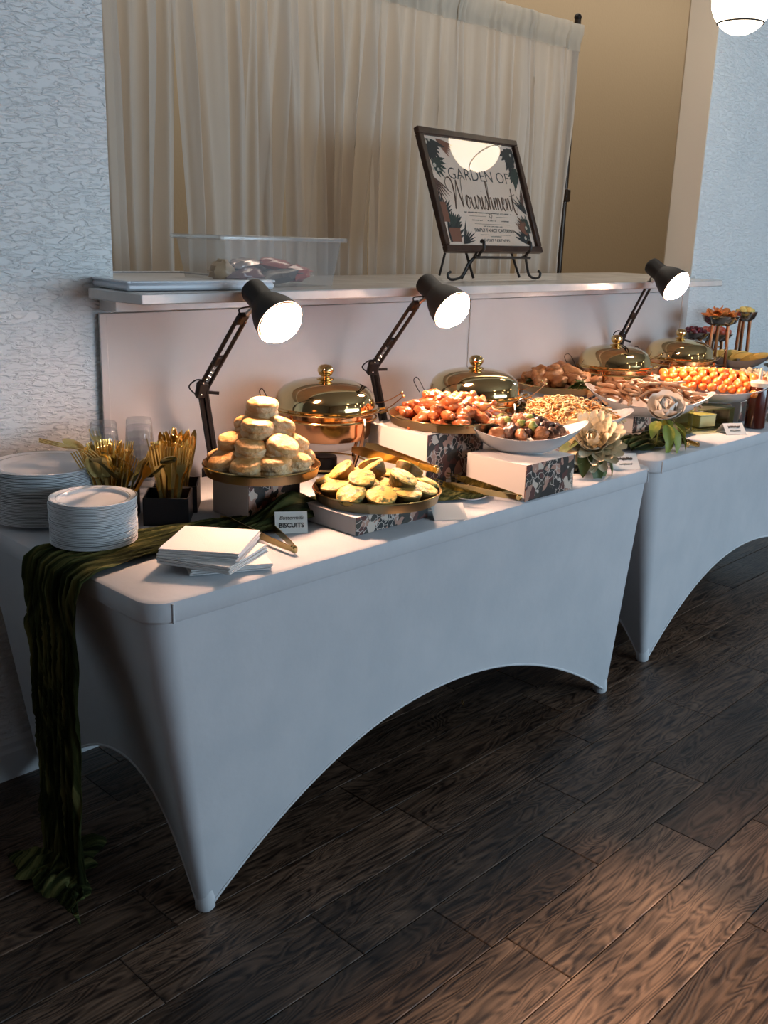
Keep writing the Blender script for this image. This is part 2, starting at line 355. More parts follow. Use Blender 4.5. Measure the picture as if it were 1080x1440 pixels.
        for j in range(nv):
            for i in range(nu):
                i2 = (i+1) % nu
                if j == 0: fs.append((0, off(1)+i2, off(1)+i))
                elif j == nv-1: fs.append((off(j)+i, off(j)+i2, off(nv)))
                else: fs.append((off(j)+i, off(j)+i2, off(j+1)+i2, off(j+1)+i))
        return s.add(vs, fs, T)
    def poly(s, pts, h, T=None):   # extruded outline in XY
        n = len(pts); vs = [(x, y, 0) for x, y in pts]+[(x, y, h) for x, y in pts]
        fs = [tuple(range(n-1, -1, -1)), tuple(range(n, 2*n))]+[(i, (i+1) % n, n+(i+1) % n, n+i) for i in range(n)]
        return s.add(vs, fs, T)
    def mesh(s, name, mats, ang=40):
        me = bpy.data.meshes.new(name); me.from_pydata(s.v, [], s.f)
        mats = mats if isinstance(mats, (list, tuple)) else [mats]
        for m in mats: me.materials.append(m)
        me.polygons.foreach_set('material_index', s.m)
        bm = bmesh.new(); bm.from_mesh(me); bmesh.ops.recalc_face_normals(bm, faces=bm.faces); bm.to_mesh(me); bm.free()
        me.shade_smooth(); me.set_sharp_from_angle(angle=math.radians(ang)); me.update()
        return me
    def obj(s, name, mats, parent=None, ang=40, loc=None, rot=None):
        return link(name, s.mesh(name, mats, ang), parent, loc, rot)
def link(name, me, parent=None, loc=None, rot=None):
    o = bpy.data.objects.new(name, me); COL.objects.link(o)
    if parent: o.parent = parent
    if loc is not None: o.location = loc
    if rot is not None: o.rotation_euler = rot
    return o
def tag(o, label, cat, group=None, kind=None):
    o['label'] = label; o['category'] = cat
    if group: o['group'] = group
    if kind: o['kind'] = kind
    return o
def thing(name, label, cat, loc=(0, 0, 0), rz=0, group=None):
    o = link(name, None, None, loc, (0, 0, rz)); return tag(o, label, cat, group)
def struct(o): o['kind'] = 'structure'; return o
def dup(root, loc, rot, label=None, parent=None):
    r = root.copy(); COL.objects.link(r); r.location = loc; r.rotation_euler = rot; r.parent = parent
    if label: r['label'] = label
    for ch in root.children:
        c = ch.copy(); COL.objects.link(c); c.parent = r
        for g in ch.children:
            d = g.copy(); COL.objects.link(d); d.parent = c
    return r
def TR(loc=(0, 0, 0), rot=(0, 0, 0), sc=(1, 1, 1)):
    return Matrix.Translation(loc) @ Euler(rot).to_matrix().to_4x4() @ Matrix.Diagonal((*sc, 1))
def axis_T(p, d):
    q = Vector(d).to_track_quat('Z', 'Y'); return Matrix.Translation(p) @ q.to_matrix().to_4x4()
def catmull(P, n=6, closed=False):
    P = [Vector(p) for p in P]; out = []; k = len(P)
    for i in range(k if closed else k-1):
        p0 = P[i-1] if (i > 0 or closed) else P[0]; p1 = P[i]; p2 = P[(i+1) % k]
        p3 = P[(i+2) % k] if (closed or i+2 < k) else P[-1]
        for j in range(n):
            t = j/n; out.append(0.5*((2*p1)+(p2-p0)*t+(2*p0-5*p1+4*p2-p3)*t*t+(3*p1-p0-3*p2+p3)*t**3))
    if not closed: out.append(P[-1])
    return out
rnd = random.uniform
T0 = 0.74
VIEWPERP = lambda x, y: math.atan2(-(x-CP.x), (y-CP.y))   # angle of the horizontal direction square to the sight line

# ------------------------------------------------------------------ setting: floor of boards
YW = 0.8265; YB = 0.968; XJ0, XJ1 = 0.445, 3.51
fl = struct(link('floor', None))
base = MB().box(((ROOM_X0+ROOM_X1)/2, (ROOM_Y0+2.75)/2, -0.05), (ROOM_X1-ROOM_X0, 2.75-ROOM_Y0, 0.06)).obj('subfloor', BLACK, fl)
PWD = 0.166
def plank_mesh(Ln):
    return MB().box((0, 0, -0.01), (Ln-0.0015, PWD-0.0018, 0.02), 0.0016).mesh('plank', FLOOR, 20)
cache = {}
rows_known = {0: [0.49, 0.895, 1.42], -1: [1.155, 1.85], 1: [0.284, 1.095, 1.80], 2: [0.72, 1.38], -2: [0.30, 1.35]}
rest = MB()
for k in range(-29, 9):
    y0 = -0.464+k*PWD; yc = y0+PWD/2
    if y0 > YW: continue
    near = -10 <= k
    xs = sorted(rows_known.get(k, [rnd(-0.4, 0.4)+1.0]))
    while xs[0] > ROOM_X0+0.05: xs.insert(0, round(xs[0]-random.choice((0.45, 0.62, 0.8, 1.0, 1.2)), 3))
    while xs[-1] < ROOM_X1-0.05: xs.append(round(xs[-1]+random.choice((0.45, 0.62, 0.8, 1.0, 1.2)), 3))
    for a, b in zip(xs, xs[1:]):
        a = max(a, ROOM_X0); b = min(b, ROOM_X1)
        if b-a < 0.05: continue
        if near and b > -1.2 and a < 5.6:
            Ln = round(b-a, 3)
            if Ln not in cache: cache[Ln] = plank_mesh(Ln)
            link('plank', cache[Ln], fl, ((a+b)/2, yc, rnd(-0.0006, 0)))
        else:
            rest.box(((a+b)/2, yc, -0.01), (b-a-0.0015, PWD-0.0018, 0.02))
ro = rest.obj('far_planks', FLOOR, fl); ro['kind'] = 'stuff'
bfl = struct(MB().box(((ROOM_X0+ROOM_X1)/2, 1.8, -0.012), (ROOM_X1-ROOM_X0, 1.95, 0.02)).obj('floor_kitchen', mat('tile_grey', (0.3, 0.28, 0.26), 0.5)))

# walls
def wallbox(name, x0, x1, y0, y1, z0, z1, m):
    return struct(MB().box(((x0+x1)/2, (y0+y1)/2, (z0+z1)/2), (x1-x0, y1-y0, z1-z0)).obj(name, m))
wallbox('wall_left', ROOM_X0, XJ0, YW, YB, 0, CEIL, WALL)
wallbox('wall_right', XJ1, ROOM_X1, YW, YB, 0, CEIL, WALL)
wallbox('wall_header', XJ0, XJ1, YW, YB, 2.78, CEIL, WALL)
wallbox('wall_low', XJ0, XJ1, YW, YB, 0, 1.228, PANEL)
struct(MB().box((XJ1-0.004, (YW+YB)/2, (1.262+2.78)/2), (0.008, YB-YW+0.004, 2.78-1.262), 0.002).obj('trim_jamb', JAMB))
wallbox('wall_back', ROOM_X0, ROOM_X1, 2.7, 2.82, 0, CEIL, TAN)
wallbox('wall_kitchen_side', 7.9, 8.0, YB, 2.7, 0, CEIL, TAN)
wallbox('wall_kitchen_end', -1.3, -1.2, YB, 2.7, 0, CEIL, TAN)
# back faces of the room walls on the kitchen side are tan as well
wallbox('wall_kitchen_front', XJ1, 7.9, YB, YB+0.012, 0, CEIL, TAN)
wallbox('ceiling', ROOM_X0, ROOM_X1, ROOM_Y0, 2.8, CEIL, CEIL+0.1, CEILM)
wallbox('wall_west', ROOM_X0-0.1, ROOM_X0, ROOM_Y0, 2.8, 0, CEIL, mat('wall_west_darkened', (0.10, 0.085, 0.075), 0.8))  # unseen wall, moved in and darkened to shade the table's left end
wallbox('wall_east', ROOM_X1, ROOM_X1+0.1, ROOM_Y0, 2.8, 0, CEIL, WALL)
# front wall with three window openings
WX = [(-1.3, 0.70, 2.38), (0.80, 3.0, 2.26), (3.2, 5.4, 2.26)]
SILL = 0.6
fw = struct(link('wall_front', None)); FWM = mat('wall_paint_front', (0.34, 0.32, 0.30), 0.8)
def fpart(x0, x1, z0, z1): MB().box(((x0+x1)/2, ROOM_Y0-0.08, (z0+z1)/2), (x1-x0, 0.16, z1-z0)).obj('wall_piece', FWM, fw)
fpart(ROOM_X0, WX[0][0], 0, CEIL); fpart(WX[-1][1], ROOM_X1, 0, CEIL)
fpart(WX[0][0], WX[-1][1], 0, SILL)
for i, (a, b, h) in enumerate(WX):
    fpart(a, b, h, CEIL)
    if i+1 < len(WX): fpart(b, WX[i+1][0], SILL, CEIL)
    w = struct(link('window_%d' % (i+1), None))
    f = MB()
    for xx in (a+0.02, b-0.02): f.box((xx, ROOM_Y0-0.06, (SILL+h)/2), (0.04, 0.05, h-SILL), 0.004)
    for zz in (SILL+0.02, h-0.02): f.box(((a+b)/2, ROOM_Y0-0.06, zz), (b-a, 0.05, 0.04), 0.004)
    f.obj('window_frame', TRIM, w)
    MB().box(((a+b)/2, ROOM_Y0-0.06, (SILL+h)/2), (b-a-0.06, 0.005, h-SILL-0.06)).obj('pane', WGLASS, w)

# baseboard
bbp = [(0, 0), (-0.016, 0), (-0.016, 0.075), (-0.011, 0.085), (-0.011, 0.10), (-0.004, 0.112), (0, 0.112)]
def baseboard(name, x0, x1, y):
    m = MB(); n = len(bbp)
    vs = [(x0, y+p[0], p[1]) for p in bbp]+[(x1, y+p[0], p[1]) for p in bbp]
    m.add(vs, [tuple(range(n)), tuple(range(n, 2*n))]+[(i, (i+1) % n, n+(i+1) % n, n+i) for i in range(n)])
    return struct(m.obj(name, TRIM, ang=25))
baseboard('baseboard_left', ROOM_X0, XJ0, YW); baseboard('baseboard_right', XJ1, ROOM_X1, YW)
# wall panels under the counter, with cover strips at the seams
wp = struct(link('wall_panelling', None))
for a, b in ((0.398, 1.872), (1.882, 3.432)):
    MB().box(((a+b)/2, YW-0.007, 0.597), (b-a, 0.014, 1.195), 0.002).obj('panel', PANEL, wp)
for x in (0.40, 1.877, 3.43):
    MB().box((x, YW-0.016, 0.597), (0.022, 0.006, 1.195), 0.002).obj('cover_strip', PANEL, wp)
# counter shelf through the opening
cs = struct(link('trim_counter', None))
SZ = 1.260; ST = 0.026
MB().box(((0.357+3.29)/2, (0.56+0.80)/2, SZ-ST/2), (3.29-0.357, 0.24, ST), 0.003).obj('counter_front', SHELF, cs)
MB().box(((XJ0+XJ1)/2+0.0, (0.8+1.22)/2, SZ-ST/2), (XJ1-XJ0-0.01, 0.42, ST), 0.003).obj('counter_back', SHELF, cs)
MB().box(((0.40+3.25)/2, 0.785, SZ-ST-0.016), (2.85, 0.08, 0.032), 0.002).obj('apron_board', SHELF, cs)

# ------------------------------------------------------------------ covered tables
def rr_loop(x0, x1, y0, y1, r, nseg, ncor):
    # rounded rectangle as list of (x,y,side,t) ; starts front-left going +X ; corners carry side='c'
    out = []
    cs_ = [((x1-r, y0+r), -PI/2), ((x1-r, y1-r), 0), ((x0+r, y1-r), PI/2), ((x0+r, y0+r), PI)]
    st = [((x0+r, y0), (x1-r, y0)), ((x1, y0+r), (x1, y1-r)), ((x1-r, y1), (x0+r, y1)), ((x0, y1-r), (x0, y0+r))]
    for k in range(4):
        (ax, ay), (bx_, by) = st[k]
        for i in range(nseg[k % 2]):
            t = i/nseg[k % 2]; out.append((ax+(bx_-ax)*t, ay+(by-ay)*t, k, t))
        (cx, cy), a0 = cs_[k]
        for i in range(ncor):
            t = i/ncor; a = a0+t*PI/2; out.append((cx+r*math.cos(a), cy+r*math.sin(a), 'c%d' % k, t))
    return out
def make_table(label, x0, y0, L=1.83, D=0.76):
    t = thing('banquet_table', label, 'table', (x0, y0, 0), 0, 'buffet tables')
    loop = rr_loop(0, L, 0, D, 0.055, (40, 20), 8)
    zt, zr = T0, 0.695; ax, ay = 0.136, 0.042
    n = len(loop)
    cen = lambda x, y: (x, y)
    # top sheet with soft rolled edge
    m = MB(); rings = []
    def inset(d, z):
        o = []
        for (x, y, k, tt) in loop:
            ix = L/2+(x-L/2)*(1-d/(L/2)); iy = D/2+(y-D/2)*(1-d/(D/2)); o.append((ix, iy, z))
        return o
    for d, z in ((0.009, zr+0.003), (0.003, zr-0.0005), (0.0, zr+0.005), (0.0, zt-0.012), (0.003, zt-0.004), (0.010, zt), (0.2, zt)): rings.append(inset(d, z))
    vs = [p for r_ in rings for p in r_]; fs = []
    for a in range(len(rings)-1):
        for i in range(n): fs.append((a*n+i, a*n+(i+1) % n, (a+1)*n+(i+1) % n, (a+1)*n+i))
    fs.append(tuple((len(rings)-1)*n+i for i in range(n)))
    m.add(vs, fs); m.obj('cover_top', CLOTH, t, 35)
    # bottom loop
    feet = [(L-ax, ay), (L-ax, D-ay), (ax, D-ay), (ax, ay)]
    def arch(tt, k):
        h = 0.262 if k % 2 == 0 else 0.215
        u = 2*tt-1
        return h*(1-abs(u)**2.1)
    bot = []
    for (x, y, k, tt) in loop:
        if isinstance(k, int):
            a = feet[(k+3) % 4]; b = feet[k]
            c0 = Vector((a[0], a[1], 0)); c1 = Vector((b[0], b[1], 0))
            p = c0.lerp(c1, tt); mid = Vector((L/2, D/2, 0)); inn = (mid-p); 
            nrm = {0: Vector((0, 1, 0)), 1: Vector((-1, 0, 0)), 2: Vector((0, -1, 0)), 3: Vector((1, 0, 0))}[k]
            p = p + nrm*0.03*math.sin(PI*tt) - nrm*0.018; p.z = 0.012+arch(tt, k); bot.append(p)
        else:
            kk = int(k[1]); f = feet[kk]; a0 = (-PI/2, 0, PI/2, PI)[kk]+tt*PI/2
            bot.append(Vector((f[0]+0.018*math.cos(a0), f[1]+0.018*math.sin(a0), 0.012)))
    NV = 18; m = MB(); vs = []
    for j in range(NV+1):
        s = j/NV
        for i, (x, y, k, tt) in enumerate(loop):
            a = Vector((L/2+(x-L/2)*(1-0.007/(L/2)), D/2+(y-D/2)*(1-0.007/(D/2)), zr+0.004)); b = bot[i]; p = a.lerp(b, s)
            if isinstance(k, int):
                nrm = {0: Vector((0, 1, 0)), 1: Vector((-1, 0, 0)), 2: Vector((0, -1, 0)), 3: Vector((1, 0, 0))}[k]
                p += nrm*0.016*math.sin(PI*s)*math.sin(PI*tt)
                # tension folds radiating from the feet
                w = (s**2.2)*0.0016; p += nrm*w*math.sin(tt*(95 if k % 2 == 0 else 45))*(abs(2*tt-1)**3)
            vs.append(p)
    fs = [(j*n+i, j*n+(i+1) % n, (j+1)*n+(i+1) % n, (j+1)*n+i) for j in range(NV) for i in range(n)]
    m.add(vs, fs); sk = m.obj('skirt', CLOTH, t, 60)
    MB().tube([p for p in bot], 0.0035, 6, True).obj('hem', HEM, t)
    for kx, ky in ((0, 0), (0, 1)):  # corner seams
        pass
    for i, (fx, fy) in enumerate(feet):
        sgx = 1 if fx < L/2 else -1; sgy = 1 if fy < D/2 else -1
        MB().lathe([(0, 0), (0.017, 0.0), (0.022, 0.006), (0.022, 0.03), (0.019, 0.05), (0.0, 0.052)], 16, TR((fx, fy, 0.0))).obj('foot_pocket', HEM, t)
        MB().tube([(fx, fy, 0.02), (fx+sgx*0.002, fy+sgy*0.012, 0.68)], 0.013, 10).obj('leg', STEEL, t)
        # stitched seam from rim to foot
    for (cx, cy, f) in ((0.048, -0.0008, feet[3]), (L-0.048, -0.0008, feet[0])):
        MB().tube([(cx, cy, zt-0.006), (cx, cy-0.0008, zr)], 0.0022, 6).obj('rim_seam', HEM, t)
    MB().box((L/2, D/2, 0.68), (L-0.05, D-0.05, 0.03), 0.004).obj('tabletop', mat('plastic_top', (0.6, 0.6, 0.6), 0.6), t)
    return t
make_table('white stretch-covered table in front, carrying plates, napkins and biscuits', 0, 0)
make_table('white stretch-covered table behind, carrying fruit, sauce bottle and white rose', 1.885, 0.035)

# ------------------------------------------------------------------ plates
def plate_mesh(R, name, groove):
    m = MB()
    prof = [(0, 0.002), (R*0.70, 0.002), (R*0.76, 0.004), (R*0.80, 0.0085), (R*0.83, 0.0095)]
    m.lathe(prof, 48); m.mi = 1; m.lathe([(R*0.83, 0.0095), (R*0.845, 0.0097)], 48); m.mi = 0
    m.lathe([(R*0.845, 0.0097), (R*0.965, 0.0120)], 48); m.mi = 1; m.lathe([(R*0.965, 0.0120), (R*0.985, 0.0122)], 48); m.mi = 0
    m.lathe([(R*0.985, 0.0122), (R, 0.0118), (R, 0.0104), (R*0.965, 0.0098), (R*0.84, 0.0075), (R*0.80, 0.0065), (R*0.755, 0.0012), (R*0.73, 0), (0, 0)], 48)
    return m.mesh(name, [PLATE, SILV], 30)
def plate_stack(R, name, n, step, x, y, z, lab_top, lab, group):
    me = plate_mesh(R, name, 0); zz = z
    for i in range(n):
        o = link(name, me, None, (x+rnd(-.0012, .0012), y+rnd(-.0012, .0012), zz), (0, 0, rnd(0, 6)))
        tag(o, lab_top if i == n-1 else lab+', '+('lower third', 'middle third', 'upper third')[min(2, 3*i//n)], 'plate', group)
        zz += step*(1.0 if random.random() > 0.07 else 1.35)
plate_stack(0.130, 'dinner_plate', 34, 0.0034, 0.142, 0.66, T0+0.001, 'large white plate with silver bands, topmost of the big stack beside the wall',
            'large white plate within the big stack beside the wall', 'large plates in the stack')
plate_stack(0.092, 'dessert_plate', 30, 0.0031, 0.111, 0.388, T0+0.007, 'small white plate with silver bands, topmost of the small stack on the green runner',
            'small white plate within the small stack on the green runner', 'small plates in the stack')

# ------------------------------------------------------------------ green gauze runner
PTH = catmull([(1.12, 0.14, 0), (0.98, 0.20, 0), (0.80, 0.30, 0), (0.64, 0.285, 0), (0.48, 0.275, 0), (0.30, 0.315, 0), (0.12, 0.325, 0), (0.0, 0.32, 0)], 10)
LENS = [0]
for a, b in zip(PTH, PTH[1:]): LENS.append(LENS[-1]+(b-a).length)
TOT = LENS[-1]; DROP = 0.735; POOL = 0.20
def path_at(s):
    for i in range(len(LENS)-1):
        if s <= LENS[i+1]:
            t = (s-LENS[i])/(LENS[i+1]-LENS[i]); return PTH[i].lerp(PTH[i+1], t), (PTH[i+1]-PTH[i]).normalized()
    return PTH[-1], (PTH[-1]-PTH[-2]).normalized()
def runner_pt(u, v):
    s = u*(TOT+DROP+POOL); w = v-0.5
    nz = noise.noise(Vector((s*9, v*5, 0.3)))
    rip = 1-2*abs(math.sin(v*31+4.5*noise.noise(Vector((s*4, v*2.5, 7)))))**0.8
    rip *= 0.75+0.5*noise.noise(Vector((s*11, v*6, 3)))
    if s < TOT:
        p, d = path_at(s); nrm = Vector((-d.y, d.x, 0))
        near_edge = min(1, max(0, (s-TOT+0.3)/0.3))
        wid = 0.13+0.10*near_edge
        q = p+nrm*(-w*wid)
        q += nrm*0.008*nz
        z = T0+0.005+0.010*(rip*0.5+0.5)+0.004*(nz+0.5)
        # bunched up in front of the biscuit riser
        bx = math.exp(-((q.x-0.555)/0.085)**2); z += bx*(0.055*math.exp(-((w+0.12)/0.28)**2))*(1+0.15*rip)
        e = max(0, (s-TOT+0.02)/0.02); z -= 0.004*e*e
        return Vector((q.x, q.y, max(z, T0+0.003)))
    s2 = s-TOT
    if s2 < DROP:
        h = T0+0.006-s2; wid = 0.235-0.06*min(1, s2/0.5)
        x = -0.012-0.018*(rip*0.5+0.5)-0.006*nz-0.012*min(1, s2/0.05)
        return Vector((x, 0.32+0.018*min(1,s2/.5)+w*wid+0.006*noise.noise(Vector((s*6, 1, v*2))), h))
    s3 = (s2-DROP)/POOL
    wid = 0.175+0.14*s3
    return Vector((-0.032-0.06*s3+0.03*nz, 0.338-0.03*s3+w*wid+0.03*noise.noise(Vector((s*14, v*4, 2))), 0.012+0.030*math.sin(PI*s3)*(0.7+0.6*nz)+0.016*(rip*0.5+0.5)*(1-0.5*s3)))
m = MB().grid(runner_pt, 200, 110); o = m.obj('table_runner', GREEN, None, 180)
tag(o, 'dark green crinkled gauze runner hanging from the front table to the floor', 'table runner')
sm = o.modifiers.new('thick', 'SOLIDIFY'); sm.thickness = 0.0015
# pooled extra folds of the runner's end
m = MB()
def pool_pt(u, v):
    a = 2*PI*u; r = v*(0.085+0.03*math.sin(3*a+1)+0.02*math.sin(7*a))
    return Vector((-0.028+r*math.cos(a)*1.0, 0.365+r*math.sin(a)*1.1, 0.010+0.05*(1-v)**0.7*(0.8+0.5*noise.noise(Vector((math.cos(a)*2, math.sin(a)*2, v*3))))+0.012*math.sin(a*9+v*6)*v*(1-v)*2+0.004))
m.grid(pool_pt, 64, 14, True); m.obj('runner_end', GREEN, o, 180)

# second runner bunched on the far table
def runner2(u, v):
    x = 1.935+u*0.5; y = 0.215+0.16*(v-0.5)*(1-0.3*u)-0.02*math.sin(u*5)
    rip = math.sin(v*34+2*noise.noise(Vector((u*5, v*2, 4)))*3)
    return Vector((x, y, T0+0.008+0.012*(rip*.5+.5)+0.022*math.exp(-((u-0.12)/0.16)**2)*(1+0.3*rip)*math.sin(PI*v)))
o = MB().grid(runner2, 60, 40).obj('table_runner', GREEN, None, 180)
tag(o, 'dark green cloth bunched under the white rose on the far table', 'table runner')
o.modifiers.new('thick', 'SOLIDIFY').thickness = 0.0015

# ------------------------------------------------------------------ napkins
def napkin_mesh(seed, s=0.165):
    m = MB(); th = 0.0026; 
    def fn(z, k):
        return lambda u, v: Vector(((u-.5)*s, (v-.5)*s, z+0.0014*noise.noise(Vector((u*3+seed, v*3, k)))+0.001*(u-0.5)))
    n = 8
    m.grid(fn(th, 0), n, n); m.grid(fn(0.0002, 0), n, n)
    # folded rounded edges: a rolled lip on two sides, layered open edges on the others
    for q in range(4):
        a = q*PI/2; T = TR((0, 0, 0), (0, 0, a))
        if q < 2:
            m.tube([(-s/2, -s/2, th/2), (s/2, -s/2, th/2)], th/2, 6, T=T)
        else:
            m.box((0, -s/2+0.0007, th*0.28), (s, 0.0016, th*0.34), T=T); m.box((0, -s/2+0.0012, th*0.75), (s, 0.0016, th*0.34), T=T)
    return m.mesh('napkin', NAPK, 30)
nm = [napkin_mesh(i*3.1) for i in range(4)]
zz = T0+0.003; rz0 = math.atan2(-0.139, 0.100)
spec = [(0.022, -0.016, 0.50)]*4+[(-0.006, -0.018, -0.20)]*5+[(0.0, 0.0, 0.0)]*6
for i, (dx, dy, da) in enumerate(spec):
    o = link('napkin', nm[i % 4], None, (0.238+dx+rnd(-.002, .002), 0.142+dy+rnd(-.002, .002), zz), (rnd(-.003, .003), rnd(-.003, .003), rz0+da+rnd(-.03, .03)))
    tag(o, 'folded white paper napkin, topmost of the napkin pile' if i == len(spec)-1 else
        ('folded white paper napkin in the lower twisted layers of the pile' if i < 4 else 'folded white paper napkin in the middle of the pile' if i < 9 else 'folded white paper napkin near the top of the pile'),
        'napkin', 'folded paper napkins')
    zz += 0.0031

# ------------------------------------------------------------------ cutlery in black bins
def bin_obj(x, y, rz, w, d, h, label):
    m = MB(); t = 0.004
    t_ = thing('cutlery_bin', label, 'bin', (x, y, T0+0.001), rz, 'black cutlery bins')
    MB().box((0, 0, t/2), (w, d, t)).obj('bottom', BLACK, t_)
    for sx in (-1, 1): MB().box((sx*(w-t)/2, 0, h/2), (t, d, h), 0.001).obj('side', BLACK, t_)
    for sy in (-1, 1): MB().box((0, sy*(d-t)/2, h/2), (w, t, h), 0.001).obj('end', BLACK, t_)
bins = [(0.255, 0.545, -0.70, 'black cutlery bin half hidden behind the plate stacks'),
        (0.345, 0.455, -0.70, 'black cutlery bin in front, beside the green runner'),
        (0.425, 0.535, -0.70, 'black cutlery bin at right, beside the biscuit riser')]
for x, y, rz, lb in bins: bin_obj(x, y, rz, 0.105, 0.105, 0.066, lb)
def strip_outline(st):   # list of (y, halfwidth)
    return [(w, y) for y, w in st]+[(-w, y) for y, w in reversed(st)]
def cutlery_mesh(kind):
    m = MB(); 
    if kind == 'fork':
        m.poly(strip_outline([(0, .006), (.03, .0065), (.075, .0035), (.11, .004), (.125, .011), (.14, .0125)]), 0.002)
        for k in range(4): 
            x = -0.0105+k*0.007; m.box((x, 0.16, 0.0012), (0.0036, 0.045, 0.0018), 0.0006)
    elif kind == 'knife':
        m.poly(strip_outline([(0, .006), (.03, .007), (.08, .0055), (.095, .008), (.15, .0095), (.18, .006), (.19, .001)]), 0.002)
    else:
        m.poly(strip_outline([(0, .006), (.03, .0065), (.075, .0035), (.115, .004)]), 0.002)
        m.ball((0, 0.145, 0.002), (0.018, 0.032, 0.0045), 12, 6)
    return m.mesh(kind, GOLDP, 30)
CM = {k: cutlery_mesh(k) for k in ('fork', 'knife', 'spoon')}
def put_cut(kind, p, tilt, az, roll, label):
    # local Y runs along the piece; stand it up and lean it
    R = Matrix.Rotation(az, 4, 'Z') @ Matrix.Rotation(PI/2-tilt, 4, 'X') @ Matrix.Rotation(roll, 4, 'Y')
    o = link(kind, CM[kind]); o.matrix_world = Matrix.Translation(p) @ R
    tag(o, label, kind, 'gold cutlery in the bins')
kinds_by_bin = [('fork', 'spoon', 'fork'), ('fork', 'knife', 'fork'), ('knife', 'spoon', 'knife')]
lab_by_bin = ['gold plastic %s standing in the bin behind the plate stacks', 'gold plastic %s standing in the front cutlery bin', 'gold plastic %s standing in the cutlery bin beside the biscuits']
for bi, (x, y, rz, lb) in enumerate(bins):
    ca, sa = math.cos(rz), math.sin(rz)
    for i in range(44 if bi == 0 else 34):
        gx, gy = rnd(-.038, .038), rnd(-.038, .038)
        px, py = x+ca*gx-sa*gy, y+sa*gx+ca*gy
        k = kinds_by_bin[bi][i % 3]
        out = math.atan2(gy*sa*0+py-y, px-x)
        tl = rnd(0.1, 0.55) if bi == 0 else rnd(0.05, 0.28)
        bx_, by_ = px-math.cos(out)*0.022, py-math.sin(out)*0.022
        put_cut(k, (bx_, by_, T0+0.006), tl, out-PI/2, rnd(-1.5, 1.5), lab_by_bin[bi] % k)
# a few lying across the top of the pile
for i, (x, y, z, tl, az) in enumerate([(0.245, 0.50, 0.865, 1.25, 0.3), (0.275, 0.485, 0.87, 1.2, 2.4), (0.225, 0.53, 0.88, 1.3, -0.4), (0.30, 0.46, 0.85, 1.1, 2.9), (0.235, 0.49, 0.85, 1.0, 2.2), (0.26, 0.52, 0.89, 1.3, 1.1)]):
    put_cut('fork' if i % 3 else 'spoon', (x, y, z), tl, az, rnd(-.6, .6), 'gold plastic %s lying across the heap behind the small plates' % ('fork' if i % 3 else 'spoon'))

# clear cups stacked upside down
cm = MB()
cm.lathe([(0.040, 0), (0.0385, 0.001), (0.031, 0.094), (0.029, 0.097), (0, 0.097)], 28)
cm.lathe([(0.041, 0.0), (0.042, 0.004), (0.0395, 0.006)], 28)
cme = cm.mesh('cup', CUPM, 30)
for si, (x, y, lb) in enumerate([(0.305, 0.665, 'clear plastic cup in the upside-down stack nearer the plates'), (0.398, 0.655, 'clear plastic cup in the upside-down stack nearer the lamp')]):
    for i in range(7): tag(link('plastic_cup', cme, None, (x, y, T0+0.002+0.0185*i)), lb, 'cup', 'stacked clear cups')

# ------------------------------------------------------------------ risers and trays
def riser(x0, x1, y0, y1, z, label, pi=0, z0=None):
    z0 = T0+0.001 if z0 is None else z0
    cx, cy = (x0+x1)/2, (y0+y1)/2
    t = thing('riser_box', label, 'riser box', (cx, cy, z0), 0, 'boxes that raise the dishes')
    w, d, h = x1-x0, y1-y0, z-z0
    MB().box((0, 0, h/2), (w, d, h), 0.0015).obj('body', BOXW, t)
    MB().box((0, -d/2-0.0007, h/2), (w-0.001, 0.0014, h-0.001)).obj('front_print', PRINT[pi], t)
    MB().box((w/2+0.0007, 0, h/2), (0.0014, d-0.001, h-0.001)).obj('side_print', PRINT[pi], t)
def tray(x, y, z, R, label, m=BRASS):
    t = thing('serving_tray', label, 'tray', (x, y, z), 0, 'round gold trays')
    MB().lathe([(0, 0), (R*0.93, 0), (R*0.95, 0.001), (R*0.985, 0.02), (R, 0.024), (R*0.995, 0.0265), (R*0.975, 0.0255), (R*0.94, 0.004), (0, 0.004)], 64).obj('dish', m, t, 30)
    MB().tube([(R*0.993*math.cos(a), R*0.993*math.sin(a), 0.0255) for a in [2*PI*i/64 for i in range(64)]], 0.0022, 6, True).obj('rim', GOLD, t)
riser(0.47, 0.63, 0.31, 0.45, 0.84, 'white and floral box under the biscuit tray', 0)
tray(0.555, 0.365, 0.8405, 0.143, 'round gold tray piled with biscuits')
riser(0.592, 0.84, 0.072, 0.245, 0.785, 'low white and dark striped box under the egg bite tray', 1)
tray(0.755, 0.165, 0.7855, 0.158, 'round gold tray holding the egg bites')
riser(1.03, 1.26, 0.25, 0.475, 0.895, 'tall white and floral box under the glazed wings tray', 2)
tray(1.215, 0.335, 0.8955, 0.175, 'round gold tray piled with glazed wings')
riser(1.147, 1.37, 0.004, 0.205, 0.84, 'white and floral box under the bowl of browned meat', 3)
riser(1.62, 1.80, 0.24, 0.42, 0.815, 'floral box under the pasta bowl', 0)
riser(2.13, 2.36, 0.55, 0.75, 0.86, 'floral box under the tray of roast chicken', 1)
tray(2.236, 0.655, 0.8605, 0.165, 'round gold tray holding roast chicken and herbs')
riser(2.24, 2.40, 0.33, 0.47, 0.81, 'floral box under the bowl of crispy strips', 2)
riser(2.80, 2.96, 0.19, 0.34, 0.82, 'floral box under the bowl of orange bites, behind the sauce bottle', 3)

